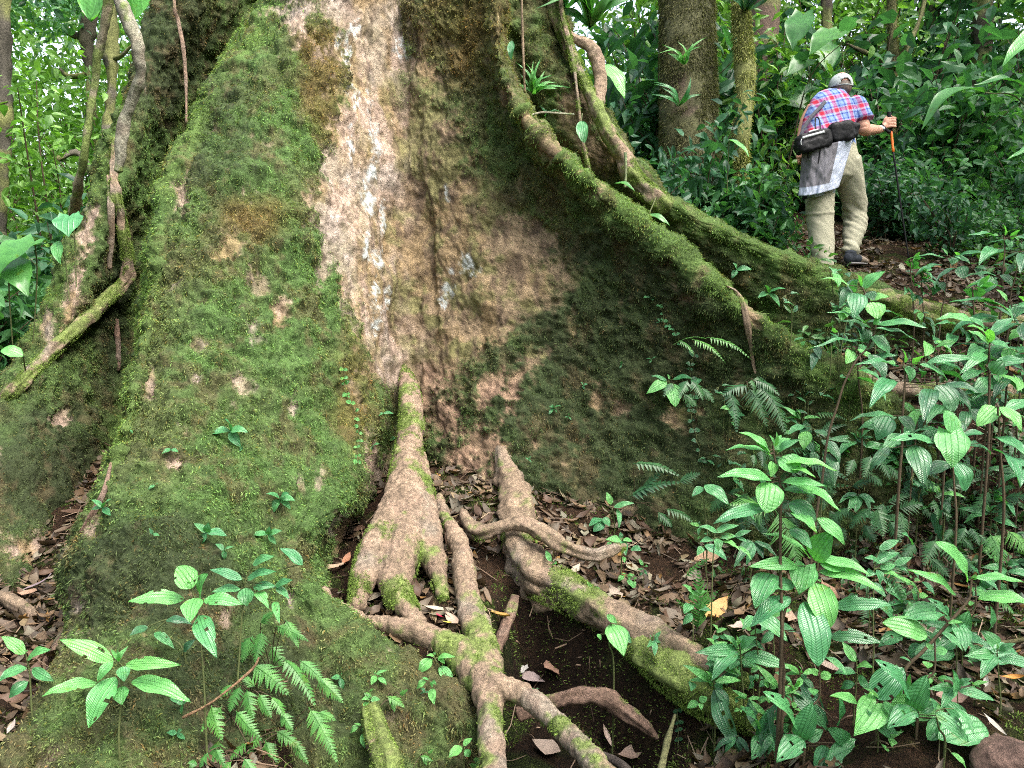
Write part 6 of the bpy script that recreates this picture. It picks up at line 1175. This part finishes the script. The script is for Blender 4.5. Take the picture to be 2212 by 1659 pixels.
# strap leaved epiphytes
def strap_tuft(u, v, s, n, lab, mat=L_MID, d=None, spread=1.0):
    if d is None: loc, nr, dd = hit(u, v)
    else: loc, nr = P(u, v, d), np.array([0, -.8, .3])
    o = empty('epiphyte', loc, lab, 'plant'); rs = random.Random(int(u))
    for i in range(n):
        a = rs.uniform(-1, 1); dr = nrm(np.array([a * spread, -.35, rs.uniform(.1, 1.1)])); L = s * rs.uniform(.6, 1.2); leaf_obj(o, loc, loc + dr * L - np.array([0, 0, .25 * L]), s * .085, mat, arch=.3, nl=11, kind='lance', hint=(0, -.9, .3))
strap_tuft(1152, 205, .26, 16, 'grassy epiphyte tuft on the upper right trunk', L_BRIGHT)
strap_tuft(1180, 250, .12, 10, 'small grassy tuft just below the larger one')
strap_tuft(1478, 140, .34, 9, 'pale strap leaved epiphyte on the thick mossy trunk', L_BRIGHT, d=7.75)
strap_tuft(1465, 230, .4, 7, 'hanging strap leaved epiphyte lower on the thick mossy trunk', d=7.75)
strap_tuft(1275, 60, .7, 12, 'spray of long pale strap leaves above the looping root', L_BIG, d=5.5)
strap_tuft(1220, 20, .5, 9, 'strap leaves at the top edge right of the trunk', L_MID, d=5.4)
strap_tuft(1605, 30, .7, 10, 'dark strap leaved epiphyte at the top of the slender shaggy trunk', L_DARK, d=7.6)

# ---------------------------------------------------------------- undergrowth on banks: copies of a few small plants
def copy_thing(src, loc, rz, s, lab, group):
    r = src.copy(); col.objects.link(r); r.location = loc; r.rotation_euler = (0, 0, rz); r.scale = (s, s, s); r['label'] = lab; r['group'] = group
    for ch in list(src.children):
        c = ch.copy(); col.objects.link(c); c.parent = r
    return r
def find(lab):
    return next(o for o in bpy.data.objects if str(o.get('label', '')).startswith(lab))
SRC = [find(x) for x in ('trailing dark leaved', 'low plant with one long ragged', 'dark palmate plant with narrow', 'shiny dark fern', 'blotchy dark fern', 'small plant with hanging', 'dark fern low at the right', 'dark ribbed plant with two', 'young plant with drooping', 'broad leaved plant between', 'plant with long drooping')]
def fill(n, u0, u1, v0, v1, lab, group, src, smin=.7, smax=1.15, thr=None):
    for i in range(n):
        l, nr, d = hit(random.uniform(u0, u1), random.uniform(v0, v1))
        if l is None: continue
        copy_thing(random.choice(src), l - np.array([0, 0, .01]), random.uniform(-1.2, 1.2), random.uniform(smin, smax), lab, group)
fill(38, 1500, 2230, 1000, 1240, 'dark low plant on the shaded bank below the right buttress', 'low plants on the shaded bank', SRC[0:7], .6, 1.1)
fill(26, 1640, 2230, 760, 930, 'small plant at the edge of the trail bank', 'small plants on the trail bank edge', [SRC[0], SRC[5], SRC[8], SRC[2], SRC[9]], .6, 1.0)
fill(22, 1850, 2230, 1000, 1250, 'leafy plant on the bank at the right edge', 'leafy plants on the right bank', [SRC[9], SRC[10], SRC[7]], .7, 1.0)
fill(10, 1420, 1760, 1500, 1659, 'small dark plant in the hollow at the bottom right', 'small plants in the bottom right hollow', [SRC[2], SRC[5], SRC[1]], .5, .8)

SRC2 = [find(x) for x in ('small bright seedling on', 'slender plant with ribbed', 'small plant with six', 'dark ribbed plant with two', 'ragged leaved low plant', 'bottom plant of oval', 'plant with a single arched', 'small fern tuft')]
fill(30, 1480, 2230, 1300, 1655, 'small green plant growing through the leaf litter at the lower right', 'small plants in the right leaf litter', SRC2, .45, .9)
fill(9, 1180, 1480, 1180, 1330, 'tiny plant in the litter between the right root and the dark buttress foot', 'tiny plants behind the right root', [SRC2[0], SRC2[7], SRC2[2]], .4, .7)
fill(14, 1380, 1640, 1400, 1560, 'small plant sprouting from the mossy ledge at the end of the right root', 'small plants on the mossy ledge', [SRC2[0], SRC2[7], SRC2[3], SRC2[2]], .4, .8)
fill(12, 1500, 1800, 880, 1080, 'small dark fern or seedling at the foot of the right buttress', 'small plants at the right buttress foot', [SRC[0], SRC[3], SRC[6], SRC[5]], .5, .9)
fill(10, 760, 1060, 1450, 1655, 'tiny plant on the mossy bank left of the central root', 'tiny plants on the mossy bank', [SRC2[0], SRC2[7]], .4, .7)
